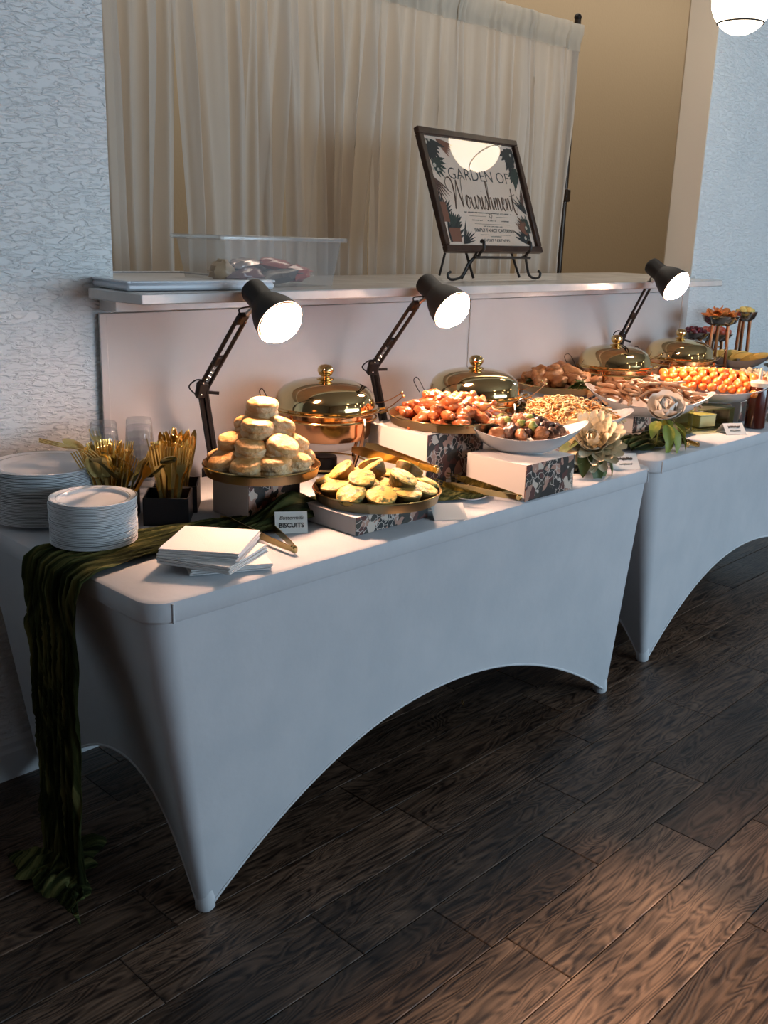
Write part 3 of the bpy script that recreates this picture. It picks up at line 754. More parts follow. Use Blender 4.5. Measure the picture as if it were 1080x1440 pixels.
# biscuits
def biscuit_mesh(seed):
    m = MB(); R = 0.037
    def wob(a, z): return 1+0.13*noise.noise(Vector((math.cos(a)*1.2+seed, math.sin(a)*1.2, z*28)))+0.07*noise.noise(Vector((math.cos(a)*3+seed, math.sin(a)*3, z*190)))
    m.lathe([(0, 0.001), (R*0.6, 0.0), (R*0.86, 0.002), (R*0.98, 0.007), (R*1.01, 0.012), (R*0.97, 0.0155), (R*0.90, 0.0185), (R*0.97, 0.0215), (R*1.0, 0.027), (R*0.96, 0.033)], 30, wob=wob)
    m.mi = 1; m.lathe([(R*0.96, 0.033), (R*0.90, 0.038), (R*0.78, 0.0415), (R*0.55, 0.044), (R*0.3, 0.0445), (0, 0.0437)], 30, wob=wob)
    return m.mesh('biscuit', [BISC, BISCT], 50)
bms = [biscuit_mesh(i*5.3) for i in range(5)]
def where_(dx, dy):
    sr = dx*R2.x+dy*R2.y; sf = dx*FWD.x+dy*FWD.y; d = math.hypot(dx, dy)
    if d < 0.02: return ', at the centre'
    a = math.degrees(math.atan2(sf, sr)) % 360
    return (', right side', ', far right', ', far side', ', far left', ', left side', ', near left', ', near side', ', near right')[int((a+22.5)//45) % 8]
def put(name, me, p, r, label, cat, group, sc=1.0):
    o = link(name, me, None, p, r); o.scale = (sc, sc, sc); return tag(o, label, cat, group)
bx0, by0, bz0 = 0.555, 0.365, 0.8455
bl = []
for i in range(9):
    a = 2*PI*i/9+0.2; bl.append((0.091*math.cos(a), 0.091*math.sin(a), 0.008, 0.22, a))
bl += [(0.03, 0.0, 0.0, 0, 0), (-0.035, 0.02, 0.0, 0, 0)]
for i in range(6):
    a = 2*PI*i/6+0.5; bl.append((0.066*math.cos(a), 0.066*math.sin(a), 0.047, 0.35, a))
bl += [(0, 0, 0.044, 0, 0)]
for i in range(3):
    a = 2*PI*i/3-0.5; bl.append((0.034*math.cos(a), 0.034*math.sin(a), 0.088, 0.18, a))
bl += [(0.012, 0.012, 0.130, 0.06, 1.0)]
for i, (dx, dy, dz, tl, a) in enumerate(bl):
    lb = 'golden biscuit in the bottom ring of the heap' if dz < 0.02 else 'golden biscuit in the middle of the heap' if dz < 0.06 else 'golden biscuit in the upper layer of the heap' if dz < 0.1 else 'golden biscuit at the very top of the heap'
    R = Matrix.Rotation(a, 3, 'Z') @ Matrix.Rotation(tl+rnd(-.22, .22), 3, 'Y') @ Matrix.Rotation(rnd(-.15, .15), 3, 'X') @ Matrix.Rotation(rnd(0, 6), 3, 'Z')
    put('biscuit', bms[i % 5], (bx0+dx, by0+dy, bz0+dz), R.to_euler(), lb+(where_(dx, dy) if dz < 0.1 else ''), 'biscuit', 'biscuits heaped on the gold tray', rnd(0.98, 1.13))

# egg bites
def egg_mesh(seed):
    m = MB(); R = 0.033
    w = lambda a, z: 1+0.04*noise.noise(Vector((math.cos(a)*2+seed, math.sin(a)*2, z*60)))
    m.lathe([(0, 0), (R*0.75, 0), (R*0.8, 0.003), (R*0.98, 0.024), (R*1.02, 0.028)], 24, wob=w)
    m.mi = 1; m.lathe([(R*1.02, 0.028), (R*0.98, 0.0315), (R*0.7, 0.034+0.001*math.sin(seed)), (R*0.35, 0.0355), (0, 0.035)], 24, wob=w)
    return m.mesh('egg_bite', [EGGS, EGGT], 50)
ems = [egg_mesh(i*4.1) for i in range(4)]
el = []
for i in range(11):
    a = 2*PI*i/11; el.append((0.112*math.cos(a), 0.112*math.sin(a), 0.006, 0.35, a))
for i in range(6):
    a = 2*PI*i/6+.3; el.append((0.06*math.cos(a), 0.06*math.sin(a), 0.012, 0.25, a))
for i in range(5):
    a = 2*PI*i/5+.9; el.append((0.075*math.cos(a), 0.075*math.sin(a), 0.038, 0.55, a+0.4))
el += [(0, 0, 0.01, 0.1, 0), (0.0, 0.0, 0.046, 0.5, 2.2)]
for i, (dx, dy, dz, tl, a) in enumerate(el):
    R = Matrix.Rotation(a, 3, 'Z') @ Matrix.Rotation(tl+rnd(-.2, .25), 3, 'Y') @ Matrix.Rotation(rnd(0, 6), 3, 'Z')
    put('egg_bite', ems[i % 4], (0.755+dx, 0.165+dy, 0.7905+dz), R.to_euler(), ('green and yellow egg bite lying in the %s ring of the tray' % ('outer' if math.hypot(dx, dy) > 0.09 else 'inner') if dz < 0.02 else 'green and yellow egg bite resting on top of the others')+where_(dx, dy), 'egg bite', 'egg bites on the gold tray', rnd(0.98, 1.1))

# generic lumps
def lump(name, r, mt, seed, amp=0.35, fr=1.6, nu=14, nv=9):
    return MB().ball((0, 0, 0), r, nu, nv, seed=seed, amp=amp, fr=fr).mesh(name, mt, 180)
def heap(name, meshes, n, cx, cy, z0, ax, ay, h, rz, label, cat, group, sc=(0.85, 1.15), flat=0.5, seedo=0, power=0.5):
    ca, sa = math.cos(rz), math.sin(rz)
    for i in range(n):
        q = ((i+0.5)/n)**power; a = i*2.39996+seedo
        u, v = q*math.cos(a), q*math.sin(a)
        x, y = u*ax, v*ay; z = z0+h*(1-q*q)*rnd(0.8, 1.1)
        dx_, dy_ = ca*x-sa*y, sa*x+ca*y; sr = dx_*R2.x+dy_*R2.y; sf = dx_*FWD.x+dy_*FWD.y
        where = ', top of the heap' if q < 0.38 else (', inner' if q < 0.75 else ', outer')+where_(dx_, dy_)[1:]
        o = put(name, meshes[i % len(meshes)], (cx+dx_, cy+dy_, z), (rnd(-flat, flat), rnd(-flat, flat), rnd(0, 6.3)), label+where, cat, group, rnd(*sc))
# glazed wings: drumstick shaped, lumpy
def wing_mesh(seed):
    m = MB(); pts = catmull([(-0.052, 0, 0), (-0.03, 0.006, 0.004), (0, 0, 0.008), (0.03, -0.008, 0.004), (0.055, 0.0, 0)], 4)
    rs = []
    for i, p in enumerate(pts):
        t = i/(len(pts)-1); base = 0.006+0.019*math.sin(PI*min(1, t*1.15+0.02))**0.8 if t < 0.87 else 0.009
        rs.append(max(0.004, base*0.85*(1+0.7*noise.noise(Vector((t*6+seed, seed, 0))))))
    m.tube(pts, rs, 10, flat=0.75); m.ball(pts[-1], 0.0085, 8, 6); m.ball(pts[0], 0.007, 8, 6)
    return m.mesh('chicken_wing', WING, 180)
wms = [wing_mesh(i*2.7) for i in range(5)]
heap('chicken_wing', wms, 48, 1.215, 0.335, 0.912, 0.122, 0.122, 0.056, 0, 'glossy orange-red glazed wing on the round gold tray', 'chicken wing', 'glazed wings on the tray', (0.75, 1.05), 0.5)

# ------------------------------------------------------------------ white curved bowls
def bowl(x, y, z, Lh, Wh, h, rz, label, lift=0.035):
    # oblong bowl with upswept ends; z = underside
    t = thing('serving_bowl', label, 'bowl', (x, y, z), rz, 'white oblong bowls')
    def rim(a):
        c, s = math.cos(a), math.sin(a)
        k = (abs(c)**2.6+abs(s)**2.6)**(-1/2.6)
        return c*k*Lh, s*k*Wh, h+lift*(abs(c*k)**3)-0.012*(1-abs(c*k))
    def fn(inn):
        def g(u, v):
            a = 2*PI*u; X, Y, Zr = rim(a); q = 0.32+0.68*v; pr = v**1.7
            off = 0.004*inn
            return Vector((X*q*(1-0.02*inn), Y*q*(1-0.035*inn), off+(Zr-off)*pr))
        return g
    m = MB(); m.grid(fn(0), 56, 10, True); m.grid(fn(1), 56, 10, True)
    nb = 11
    # join outer and inner rims, close floors
    fs = []; K = 56
    for i in range(K):
        j = (i+1) % K; fs.append((i*nb+10, j*nb+10, K*nb+j*nb+10, K*nb+i*nb+10))
    fs.append(tuple(i*nb for i in range(K))); fs.append(tuple(K*nb+i*nb for i in range(K)))
    m.f += fs; m.m += [0]*len(fs)
    m.obj('body', CERAM, t, 60)
    MB().lathe([(0.30, 0), (0.36, -0.002), (0.36, -0.0005)], 40, TR((0, 0, 0.0), (0, 0, 0), (Lh, Wh, 1))).obj('foot_ring', CERAM, t)
    return t
A1 = VIEWPERP(1.30, 0.13); bowl(1.275, 0.120, 0.8435, 0.178, 0.098, 0.058, A1-0.05, 'white oblong bowl of browned meat on the floral box')
meats = [lump('meat_piece', (0.026, 0.019, 0.015), MEATB, i*1.9, 0.4) for i in range(3)]+[lump('meat_piece', (0.024, 0.02, 0.016), CHAR, 9+i*2.1, 0.5) for i in range(2)]
heap('meat_piece', meats, 44, 1.275, 0.120, 0.892, 0.116, 0.056, 0.036, A1-0.05, 'browned and charred chunk of meat in the white bowl', 'meat', 'chunks of meat in the bowl', (0.9, 1.3), 0.9)
spr = [lump('sprout', (0.015, 0.014, 0.012), SPROUT, 31+i, 0.3) for i in range(2)]
for i, (u, v) in enumerate([(0.0, -0.03), (-0.04, -0.02), (0.03, -0.045), (-0.01, 0.02), (-0.06, 0.02), (0.02, 0.0)]):
    ca, sa = math.cos(A1), math.sin(A1)
    put('sprout', spr[i % 2], (1.275+ca*u-sa*v, 0.120+sa*u+ca*v, 0.932-0.012*(abs(v)/0.05)), (rnd(0, 3), rnd(0, 3), 0), 'small green sprout half on top of the browned meat', 'sprout', 'green sprouts among the meat')
A2 = VIEWPERP(1.68, 0.26); bowl(1.69, 0.265, 0.8185, 0.215, 0.115, 0.060, A2, 'white oblong bowl of pale pasta salad', 0.03)
# pasta strands: uncountable
def strands(name, n, cx, cy, z0, ax, ay, h, rz, mt, label, cat, L=0.03, r=0.0022):
    m = MB(); ca, sa = math.cos(rz), math.sin(rz)
    for i in range(n):
        q = math.sqrt(random.random()); a = rnd(0, 2*PI); x, y = q*ax*math.cos(a), q*ay*math.sin(a)
        z = z0+h*(1-q**2.2)*rnd(0.75, 1.12); d = rnd(0, 2*PI); cv = rnd(-1, 1); up = rnd(-0.25, 0.3)
        pts = []
        for k in range(5):
            t = (k/4-0.5)*L*rnd(0.95, 1.05); dd = d+cv*(k/4-0.5)*1.6
            pts.append((cx+ca*x-sa*y+math.cos(dd)*t, cy+sa*x+ca*y+math.sin(dd)*t, z+up*t+0.004*math.sin(k)))
        m.mi = random.randrange(len(mt)) if isinstance(mt, list) else 0
        m.tube(pts, r, 5)
    o = m.obj(name, mt, None, 180); return tag(o, label, cat, None, 'stuff')
CARROT = mat('carrot_shred', (0.62, 0.24, 0.06), 0.5); CHEESE = mat('cheese_shred', (0.86, 0.74, 0.42), 0.5)
# solid mound beneath the strands
def mound(name, cx, cy, z0, ax, ay, h, rz, mt, parent):
    m = MB(); T = TR((cx, cy, z0), (0, 0, rz))
    def g(u, v):
        a = 2*PI*u; return Vector((v*ax*math.cos(a), v*ay*math.sin(a), h*(1-v**2.2)*(1+0.15*noise.noise(Vector((v*3*math.cos(a), v*3*math.sin(a), 1))))))
    m.grid(g, 40, 10, True, T); return m.obj(name, mt, parent, 180)
ps = strands('pasta_salad', 900, 1.69, 0.265, 0.868, 0.185, 0.095, 0.062, A2, [PASTA, PASTA, CHEESE, CARROT], 'heap of pale pasta salad strands in the white bowl', 'pasta')
mound('salad_base', 1.69, 0.265, 0.864, 0.18, 0.092, 0.058, A2, PASTA, ps)

# roast chicken on the back tray
cms = [lump('chicken_piece', (0.050, 0.028, 0.022), CHIX, 3+i*2.2, 0.55, 2.0, 18, 12) for i in range(4)]
heap('chicken_piece', cms, 20, 2.236, 0.655, 0.886, 0.115, 0.115, 0.045, 0, 'browned roast chicken piece on the back tray', 'chicken', 'roast chicken pieces', (0.85, 1.15), 0.4)
def leaf_mesh(name, L, Wd, mt, curl=0.25):
    m = MB()
    def g(u, v):
        w = Wd*math.sin(PI*min(1, u*0.94+0.04))**0.8*(1-0.25*u); x = u*L; y = (v-.5)*w
        return Vector((x, y, -curl*L*u*u+abs(y)*0.35+0.0008*math.sin(u*20)))
    m.grid(g, 10, 6); me = m.mesh(name, mt, 180); return me
herb_leaf = leaf_mesh('herb', 0.035, 0.022, HERB)
def herb(x, y, z, label):
    t = thing('herb_sprig', label, 'herb', (x, y, z), rnd(0, 6), 'herb sprigs on the chicken tray')
    MB().tube([(0, 0, 0), (0.012, 0.004, 0.012), (0.022, 0.002, 0.022)], 0.002, 5).obj('stem', HERB, t)
    for k in range(9):
        link('leaf', herb_leaf, t, (rnd(-.006, .02), rnd(-.008, .008), 0.004+0.002*k), (rnd(-.5, .5), rnd(-.7, .3), k*2.4))
herb(2.115, 0.70, 0.885, 'dark green herb sprig at the left end of the chicken tray')
herb(2.165, 0.535, 0.885, 'dark green herb sprig at the front of the chicken tray')
herb(2.20, 0.525, 0.885, 'second dark green herb sprig at the front of the chicken tray')

# crispy strips and orange bites
A3 = VIEWPERP(2.25, 0.27); bowl(2.25, 0.285, 0.8135, 0.225, 0.105, 0.055, A3, 'white oblong bowl of crispy brown strips', 0.045)
def strip_mesh(seed):
    m = MB(); a = rnd(-1, 1); pts = catmull([(-0.045, 0.01*a, 0), (-0.02, -0.012*a, 0.008), (0.005, 0.006, 0.012), (0.03, 0.015*a, 0.006), (0.048, 0, 0)], 3)
    rs = [0.0075*(0.6+0.4*math.sin(PI*i/(len(pts)-1)))*(1+0.35*noise.noise(Vector((i*0.7+seed, 0, seed)))) for i in range(len(pts))]
    m.tube(pts, rs, 7, flat=0.7); return m.mesh('crispy_strip', STRIP, 180)
sms = [strip_mesh(i*3.3) for i in range(6)]
heap('crispy_strip', sms, 70, 2.25, 0.285, 0.864, 0.175, 0.08, 0.062, A3, 'thin crispy brown strip in the white bowl', 'strip', 'crispy strips in the bowl', (0.9, 1.35), 0.45)
A4 = VIEWPERP(2.68, 0.29); bowl(2.715, 0.275, 0.8235, 0.235, 0.125, 0.055, A4, 'white oblong bowl of orange bites', 0.03)
def bite_mesh():
    m = MB(); m.ball((0, 0, 0), (0.030, 0.017, 0.016), 14, 9); m.mi = 1
    m.ball((0.004, 0, 0.0085), (0.024, 0.0065, 0.0095), 12, 7); return m.mesh('orange_bite', [BITE, CREAM], 180)
bme = bite_mesh()
ca, sa = math.cos(A4), math.sin(A4)
for r_, (nn, vv, zz) in enumerate([(9, -0.075, 0.885), (10, -0.045, 0.905), (11, -0.012, 0.922), (11, 0.022, 0.934), (10, 0.055, 0.928), (8, 0.082, 0.905)]):
    for i in range(nn):
        u = (i-(nn-1)/2)*0.037+rnd(-.004, .004); v = vv+rnd(-.006, .006)
        z = zz-0.6*u*u
        o = put('orange_bite', bme, (2.715+ca*u-sa*v, 0.275+sa*u+ca*v, z), (rnd(-.5, .5)+0.5, rnd(-.25, .25), A4+PI/2+rnd(-.4, .4)), 'small glossy orange oval bite in the white bowl, %s row from the front' % ('first', 'second', 'third', 'fourth', 'fifth', 'sixth')[r_], 'bite', 'orange bites in the bowl', rnd(0.92, 1.12))
# caramel popcorn
bowl(3.17, 0.31, 0.80, 0.20, 0.13, 0.05, VIEWPERP(3.1, 0.36), 'white oblong bowl of popcorn behind the sauce bottle', 0.02)
m = MB()
for i in range(260):
    q = math.sqrt(random.random()); a = rnd(0, 2*PI); u, v = q*0.17*math.cos(a), q*0.11*math.sin(a); z = 0.842+0.055*(1-q*q)*rnd(.8, 1.1)
    b = VIEWPERP(3.1, 0.36)
    for k in range(2): m.ball((3.17+math.cos(b)*u-math.sin(b)*v+rnd(-.006, .006), 0.31+math.sin(b)*u+math.cos(b)*v+rnd(-.006, .006), z+rnd(-.004, .006)), rnd(.006, .011), 7, 5, seed=i+k, amp=0.5)
tag(m.obj('popcorn', POP, None, 180), 'pale caramel popcorn heaped at the right edge', 'popcorn', None, 'stuff')
riser(3.09, 3.25, 0.25, 0.39, 0.798, 'floral box under the popcorn bowl', 2)
# ------------------------------------------------------------------ chafing dishes
def chafer(x, y, rz, label, zr=0.185, R=0.152):
    t = thing('chafing_dish', label, 'chafing dish', (x, y, T0+0.001), rz, 'gold chafing dishes')
    # lid with stepped rim and dome
    lid = MB().lathe([(R*0.99, zr+0.004), (R*1.0, zr+0.006), (R*1.0, zr+0.010), (R*0.955, zr+0.012), (R*0.945, zr+0.018), (R*0.93, zr+0.030), (R*0.88, zr+0.048),
                      (R*0.78, zr+0.063), (R*0.62, zr+0.074), (R*0.42, zr+0.081), (R*0.2, zr+0.084), (0, zr+0.085)], 72).obj('lid', LIDG, t, 25)
    MB().lathe([(0.024, zr+0.083), (0.025, zr+0.086), (0.021, zr+0.089), (0.013, zr+0.090), (0.013, zr+0.093), (0.019, zr+0.098), (0.023, zr+0.107), (0.022, zr+0.116), (0.015, zr+0.124), (0, zr+0.127)], 28).obj('knob', LIDG, lid)
    MB().lathe([(R*0.90, zr), (R*1.02, zr), (R*1.03, zr+0.002), (R*1.02, zr+0.004), (R*0.9, zr+0.004)], 64).obj('rim', GOLD, t)
    MB().lathe([(0, zr-0.082), (R*0.72, zr-0.082), (R*0.84, zr-0.076), (R*0.90, zr-0.06), (R*0.925, zr), (R*0.91, zr), (R*0.88, zr-0.058), (0, zr-0.078)], 64).obj('pan', COPPER, t, 30)
    MB().tube([(R*0.97*math.cos(a), R*0.97*math.sin(a), zr-0.02) for a in [2*PI*i/48 for i in range(48)]], 0.003, 6, True).obj('frame_ring', GOLD, t)
    MB().tube([(R*0.80*math.cos(a), R*0.80*math.sin(a), 0.03) for a in [2*PI*i/40 for i in range(40)]], 0.003, 6, True).obj('lower_ring', GOLD, t)
    for k in range(4):
        a = PI/4+k*PI/2; c, s = math.cos(a), math.sin(a)
        pts = catmull([(R*1.0*c, R*1.0*s, zr-0.008), (R*1.02*c, R*1.02*s, zr-0.04), (R*0.93*c, R*0.93*s, 0.09), (R*0.80*c, R*0.80*s, 0.035), (R*0.86*c, R*0.86*s, 0.004)], 5)
        MB().tube(pts, 0.0052, 7).obj('leg', COPPER, t)
    fu = MB().lathe([(0, 0), (0.036, 0), (0.037, 0.002), (0.037, 0.045), (0.034, 0.048), (0.012, 0.048), (0, 0.047)], 24).obj('fuel_can', BLACK, t)
    # lid holder: two thin rods with ball tips
    for sg in (-1, 1):
        pts = catmull([(R*0.2, sg*R*0.98, zr-0.006), (R*0.75, sg*R*0.75, zr+0.004), (R*1.12, sg*R*0.42, zr+0.012), (R*1.45, sg*R*0.2, zr+0.045)], 5)
        rod = MB().tube(pts, 0.0016, 6).obj('lid_rest_rod', COPPER, t); MB().ball(pts[-1], 0.0045, 8, 6).obj('ball_tip', GOLD, rod)
    # hanging wire loop at the back
    MB().tube(catmull([(-R*1.0, 0.03, zr-0.005), (-R*1.12, 0.035, zr+0.03), (-R*1.2, 0.05, zr+0.045), (-R*1.25, 0.065, zr+0.03), (-R*1.12, 0.06, zr-0.005)], 5), 0.0014, 6).obj('spoon_hook', IRON, t)
    MB().tube([(R*1.02, -0.03, zr-0.004), (R*1.16, -0.026, zr+0.002), (R*1.16, 0.026, zr+0.002), (R*1.02, 0.03, zr-0.004)], 0.004, 7).obj('handle', GOLD, t)
    return t
chafer(0.965, 0.587, -0.75, 'gold chafing dish with copper pan, behind the biscuits')
chafer(1.525, 0.495, -0.75, 'gold chafing dish with domed lid, behind the glazed wings')
chafer(2.575, 0.63, -0.55, 'gold chafing dish in front of the third lamp, beside the roast chicken')
chafer(3.10, 0.63, -0.5, 'gold chafing dish farthest right, beside the tiered fruit dishes')
t = thing('fuel_burner', 'black round fuel burner on the table between biscuits and egg bites', 'burner', (0.985, 0.40, T0+0.001))
MB().lathe([(0, 0), (0.055, 0), (0.058, 0.004), (0.058, 0.02), (0.05, 0.024), (0, 0.024)], 36).obj('body', BLACK, t)
MB().tube([(0.034*math.cos(a), 0.034*math.sin(a), 0.027) for a in [2*PI*i/28 for i in range(28)]], 0.004, 6, True).obj('ring', IRON, t)
MB().lathe([(0, 0.024), (0.012, 0.024), (0.012, 0.031), (0, 0.032)], 16).obj('cap', IRON, t)

# ------------------------------------------------------------------ clamp lamps
def lamp(B, Eb, J, H, D, label, floor_z=T0):
    B, Eb, J, H, D = map(Vector, (B, Eb, J, H, D)); D.normalize()
    t = thing('heat_lamp', label, 'lamp', (B.x, B.y, floor_z), 0, 'black swing-arm lamps')
    o = Vector((B.x, B.y, floor_z)); B -= o; Eb -= o; J -= o; H -= o
    # clamp on the rear table edge
    cl = MB(); cl.box((0, 0.0, 0.012), (0.036, 0.05, 0.022), 0.003); cl.box((0, 0.030, -0.02), (0.036, 0.012, 0.085), 0.003); cl.box((0, 0.005, -0.058), (0.03, 0.05, 0.012), 0.003)
    c = cl.obj('clamp', BLACKM, t)
    MB().tube([(0, -0.008, -0.075), (0, -0.008, -0.047)], 0.005, 8).obj('clamp_screw', STEEL, c)
    MB().tube([(0, 0, 0.02), (0, 0, 0.05)], 0.009, 10).obj('socket', BLACKM, t)
    side = Vector((0.75, -0.66, 0))    # bars lie side by side square to the sight line
    def bars(P, Q, name, off, w=0.0055):
        d = (Q-P).normalized(); n = (side-d*side.dot(d)).normalized()
        for sg in (-1, 1):
            MB().tube([P+n*off*sg, Q+n*off*sg], w, 6).obj(name, BLACKM, t)
        return d, n
    d1, n1 = bars(Vector((0, 0, 0.045)), Eb, 'lower_arm', 0.0068, 0.0078)
    d2, n2 = bars(Eb, J, 'upper_arm', 0.0095)
    # elbow plates with rivets, spring, cord, knob
    el = MB().box((0, 0, 0), (0.036, 0.02, 0.052), 0.006, axis_T(Eb, d2+d1)).obj('elbow_plate', BLACKM, t)
    for q in (-0.5, 0.5):
        MB().ball(Eb+(d1+d2).normalized()*0.018*2*q+Vector((-0.007, -0.010, 0.003)), 0.0032, 8, 6).obj('rivet', STEEL, el)
    MB().tube([Eb+n1*0.015+d1*-0.01, Eb+n1*0.042+d1*-0.014], 0.0045, 8).obj('wing_knob', BLACKM, t)
    MB().tube(catmull([Eb-n1*0.004+d2*0.03, Eb-n1*0.030+d2*0.035, Eb-n1*0.040+d2*0.012, Eb-n1*0.022-d1*0.012, Eb-d1*0.03], 6), 0.0022, 6).obj('cord_loop', BLACKM, t)
    mid = Eb.lerp(J, 0.42)
    MB().box((0, 0, 0), (0.030, 0.012, 0.03), 0.003, axis_T(mid, d2)).obj('arm_clip', BLACKM, t)
    sp = [Eb.lerp(J, 0.10+0.30*i/60)+n2*0.004*math.cos(i*1.7)+n2.cross(d2)*0.004*math.sin(i*1.7) for i in range(61)]
    MB().tube(sp, 0.0011, 4).obj('spring', STEEL, t)
    jp = MB().box((0, 0, 0), (0.034, 0.018, 0.034), 0.005, axis_T(J, d2)).obj('head_joint', BLACKM, t)
    for q in ((-0.01, -0.01, 0.008), (0.004, -0.011, -0.006)): MB().ball(J+Vector(q), 0.003, 8, 6).obj('rivet', STEEL, jp)
    # head: axis D, opening centre H
    neck = H-D*0.085
    T = axis_T(H, D) @ Matrix.Diagonal((1.0, 1.0, 1.0, 1))
    MB().tube([J, J.lerp(neck, 0.5)+Vector((0, 0, 0.004)), neck], 0.006, 8).obj('head_pivot', STEEL, t)
    sh = MB(); sh.lathe([(0, -0.150), (0.022, -0.149), (0.030, -0.142), (0.0325, -0.132), (0.0325, -0.088), (0.036, -0.080), (0.046, -0.062), (0.056, -0.036), (0.062, -0.008), (0.063, 0), (0.061, 0)], 40)
    shade = sh.obj('shade', BLACKM, t, 30); shade.matrix_local = T
    inn = MB().lathe([(0.061, 0), (0.060, -0.008), (0.054, -0.036), (0.044, -0.061), (0.030, -0.08), (0, -0.081)], 40).obj('shade_lining', SHADEIN, shade)
    b = MB().lathe([(0.0525, -0.004), (0.0540, 0.004), (0.052, 0.013), (0.043, 0.021), (0.026, 0.027), (0, 0.029)], 36).obj('bulb', BULB, t); b.matrix_local = T
    MB().lathe([(0.016, -0.078), (0.022, -0.062), (0.040, -0.030), (0.0505, -0.010), (0.0525, -0.004)], 36).obj('reflector', STEEL, b)
    MB().tube(catmull([neck-D*0.02+Vector((-0.01, 0, -0.02)), J+Vector((-0.012, -0.006, 0.024)), J+Vector((-0.004, -0.008, 0.004))], 6), 0.0022, 6).obj('head_cord', BLACKM, t)
    return t
DD = (-0.06, -0.84, -0.50)
lamp((0.683, 0.735, T0), (0.603, 0.67, 1.002), (0.626, 0.53, 1.196), (0.655, 0.415, 1.195), DD, 'black clamp lamp shining over the biscuits, nearest the left wall')
lamp((1.372, 0.735, T0), (1.240, 0.67, 1.013), (1.265, 0.53, 1.210), (1.302, 0.415, 1.204), DD, 'black clamp lamp shining over the glazed wings, middle of the three')
lamp((2.79, 0.765, T0), (2.795, 0.74, 1.02), (2.70, 0.58, 1.248), (2.608, 0.415, 1.253), DD, 'black clamp lamp above the orange bites, farthest to the right')

# ------------------------------------------------------------------ tent cards
def text_mesh(body, size, mt, bold=0.0, shear=0.0, sx=1.0, align='CENTER', space=1.0):
    c = bpy.data.curves.new('lettering', 'FONT'); c.body = body; c.size = size; c.align_x = align; c.align_y = 'CENTER'
    c.offset = bold; c.shear = shear; c.extrude = 0.00015; c.space_character = space; c.resolution_u = 3
    o = bpy.data.objects.new('lettering', c); COL.objects.link(o)
    bpy.context.view_layer.update()
    me = bpy.data.meshes.new_from_object(o.evaluated_get(bpy.context.evaluated_depsgraph_get()))
    bpy.data.objects.remove(o); me.name = 'lettering'
    for v in me.vertices: v.co.x *= sx
    me.materials.clear(); me.materials.append(mt)
    return me
def scribble(w, h, seed, n=26):
    random.seed(seed); pts = []
    for i in range(n): pts.append((-w/2+w*i/(n-1), h*(0.5 if i % 2 else -0.4)*rnd(0.5, 1.1), 0))
    m = MB().tube(catmull(pts, 3), h*0.07, 4); random.seed(seed+100)
    return m.mesh('handwriting', INK, 180)
def card(x, y, rz, w, h, label, lean=0.75, lines=None):
    t = thing('tent_card', label, 'card', (x, y, T0+0.001), rz, 'food name cards')
    Rf = TR((0, 0, 0), (PI/2-lean, 0, 0))     # front leaf, local XY plane
    MB().box((0, h/2, 0), (w, h, 0.0008), 0, Rf).obj('front_leaf', CARD, t)
    top = Rf @ Vector((0, h, 0)); bl_ = math.hypot(top.y, top.z)
    MB().box((0, h/2, 0), (w, h, 0.0008), 0, TR((0, 2*top.y, 0), (PI/2+lean, 0, 0))).obj('back_leaf', CARD, t)
    for me, dy in (lines or []):
        o = link('print', me, t); o.matrix_local = Rf @ TR((0, dy, 0.0008))
random.seed(5)
card(0.495, 0.182, -0.62, 0.075, 0.052, 'white name card reading biscuits, propped against the green runner', 0.5,
     [(text_mesh('Buttermilk', 0.013, INK, 0, 0.35), 0.037), (text_mesh('BISCUITS', 0.0145, INK, 0.0004), 0.019)])
card(0.868, 0.018, -0.55, 0.085, 0.055, 'blank-looking white name card in front of the egg bites', 1.0)
card(1.715, 0.035, -0.55, 0.09, 0.055, 'white name card with handwriting at the far end of the front table', 0.75, [(scribble(0.055, 0.014, 3), 0.036), (scribble(0.045, 0.009, 4, 16), 0.017)])
card(2.545, 0.075, -0.50, 0.085, 0.05, 'white name card with handwriting in front of the sauce bottle', 0.75, [(scribble(0.05, 0.013, 6), 0.033), (scribble(0.045, 0.009, 8, 16), 0.016)])
card(2.93, 0.075, -0.50, 0.08, 0.05, 'white name card right of the sauce bottle', 0.75, [(scribble(0.05, 0.013, 9), 0.033), (scribble(0.045, 0.009, 10, 16), 0.016)])
random.seed(21)

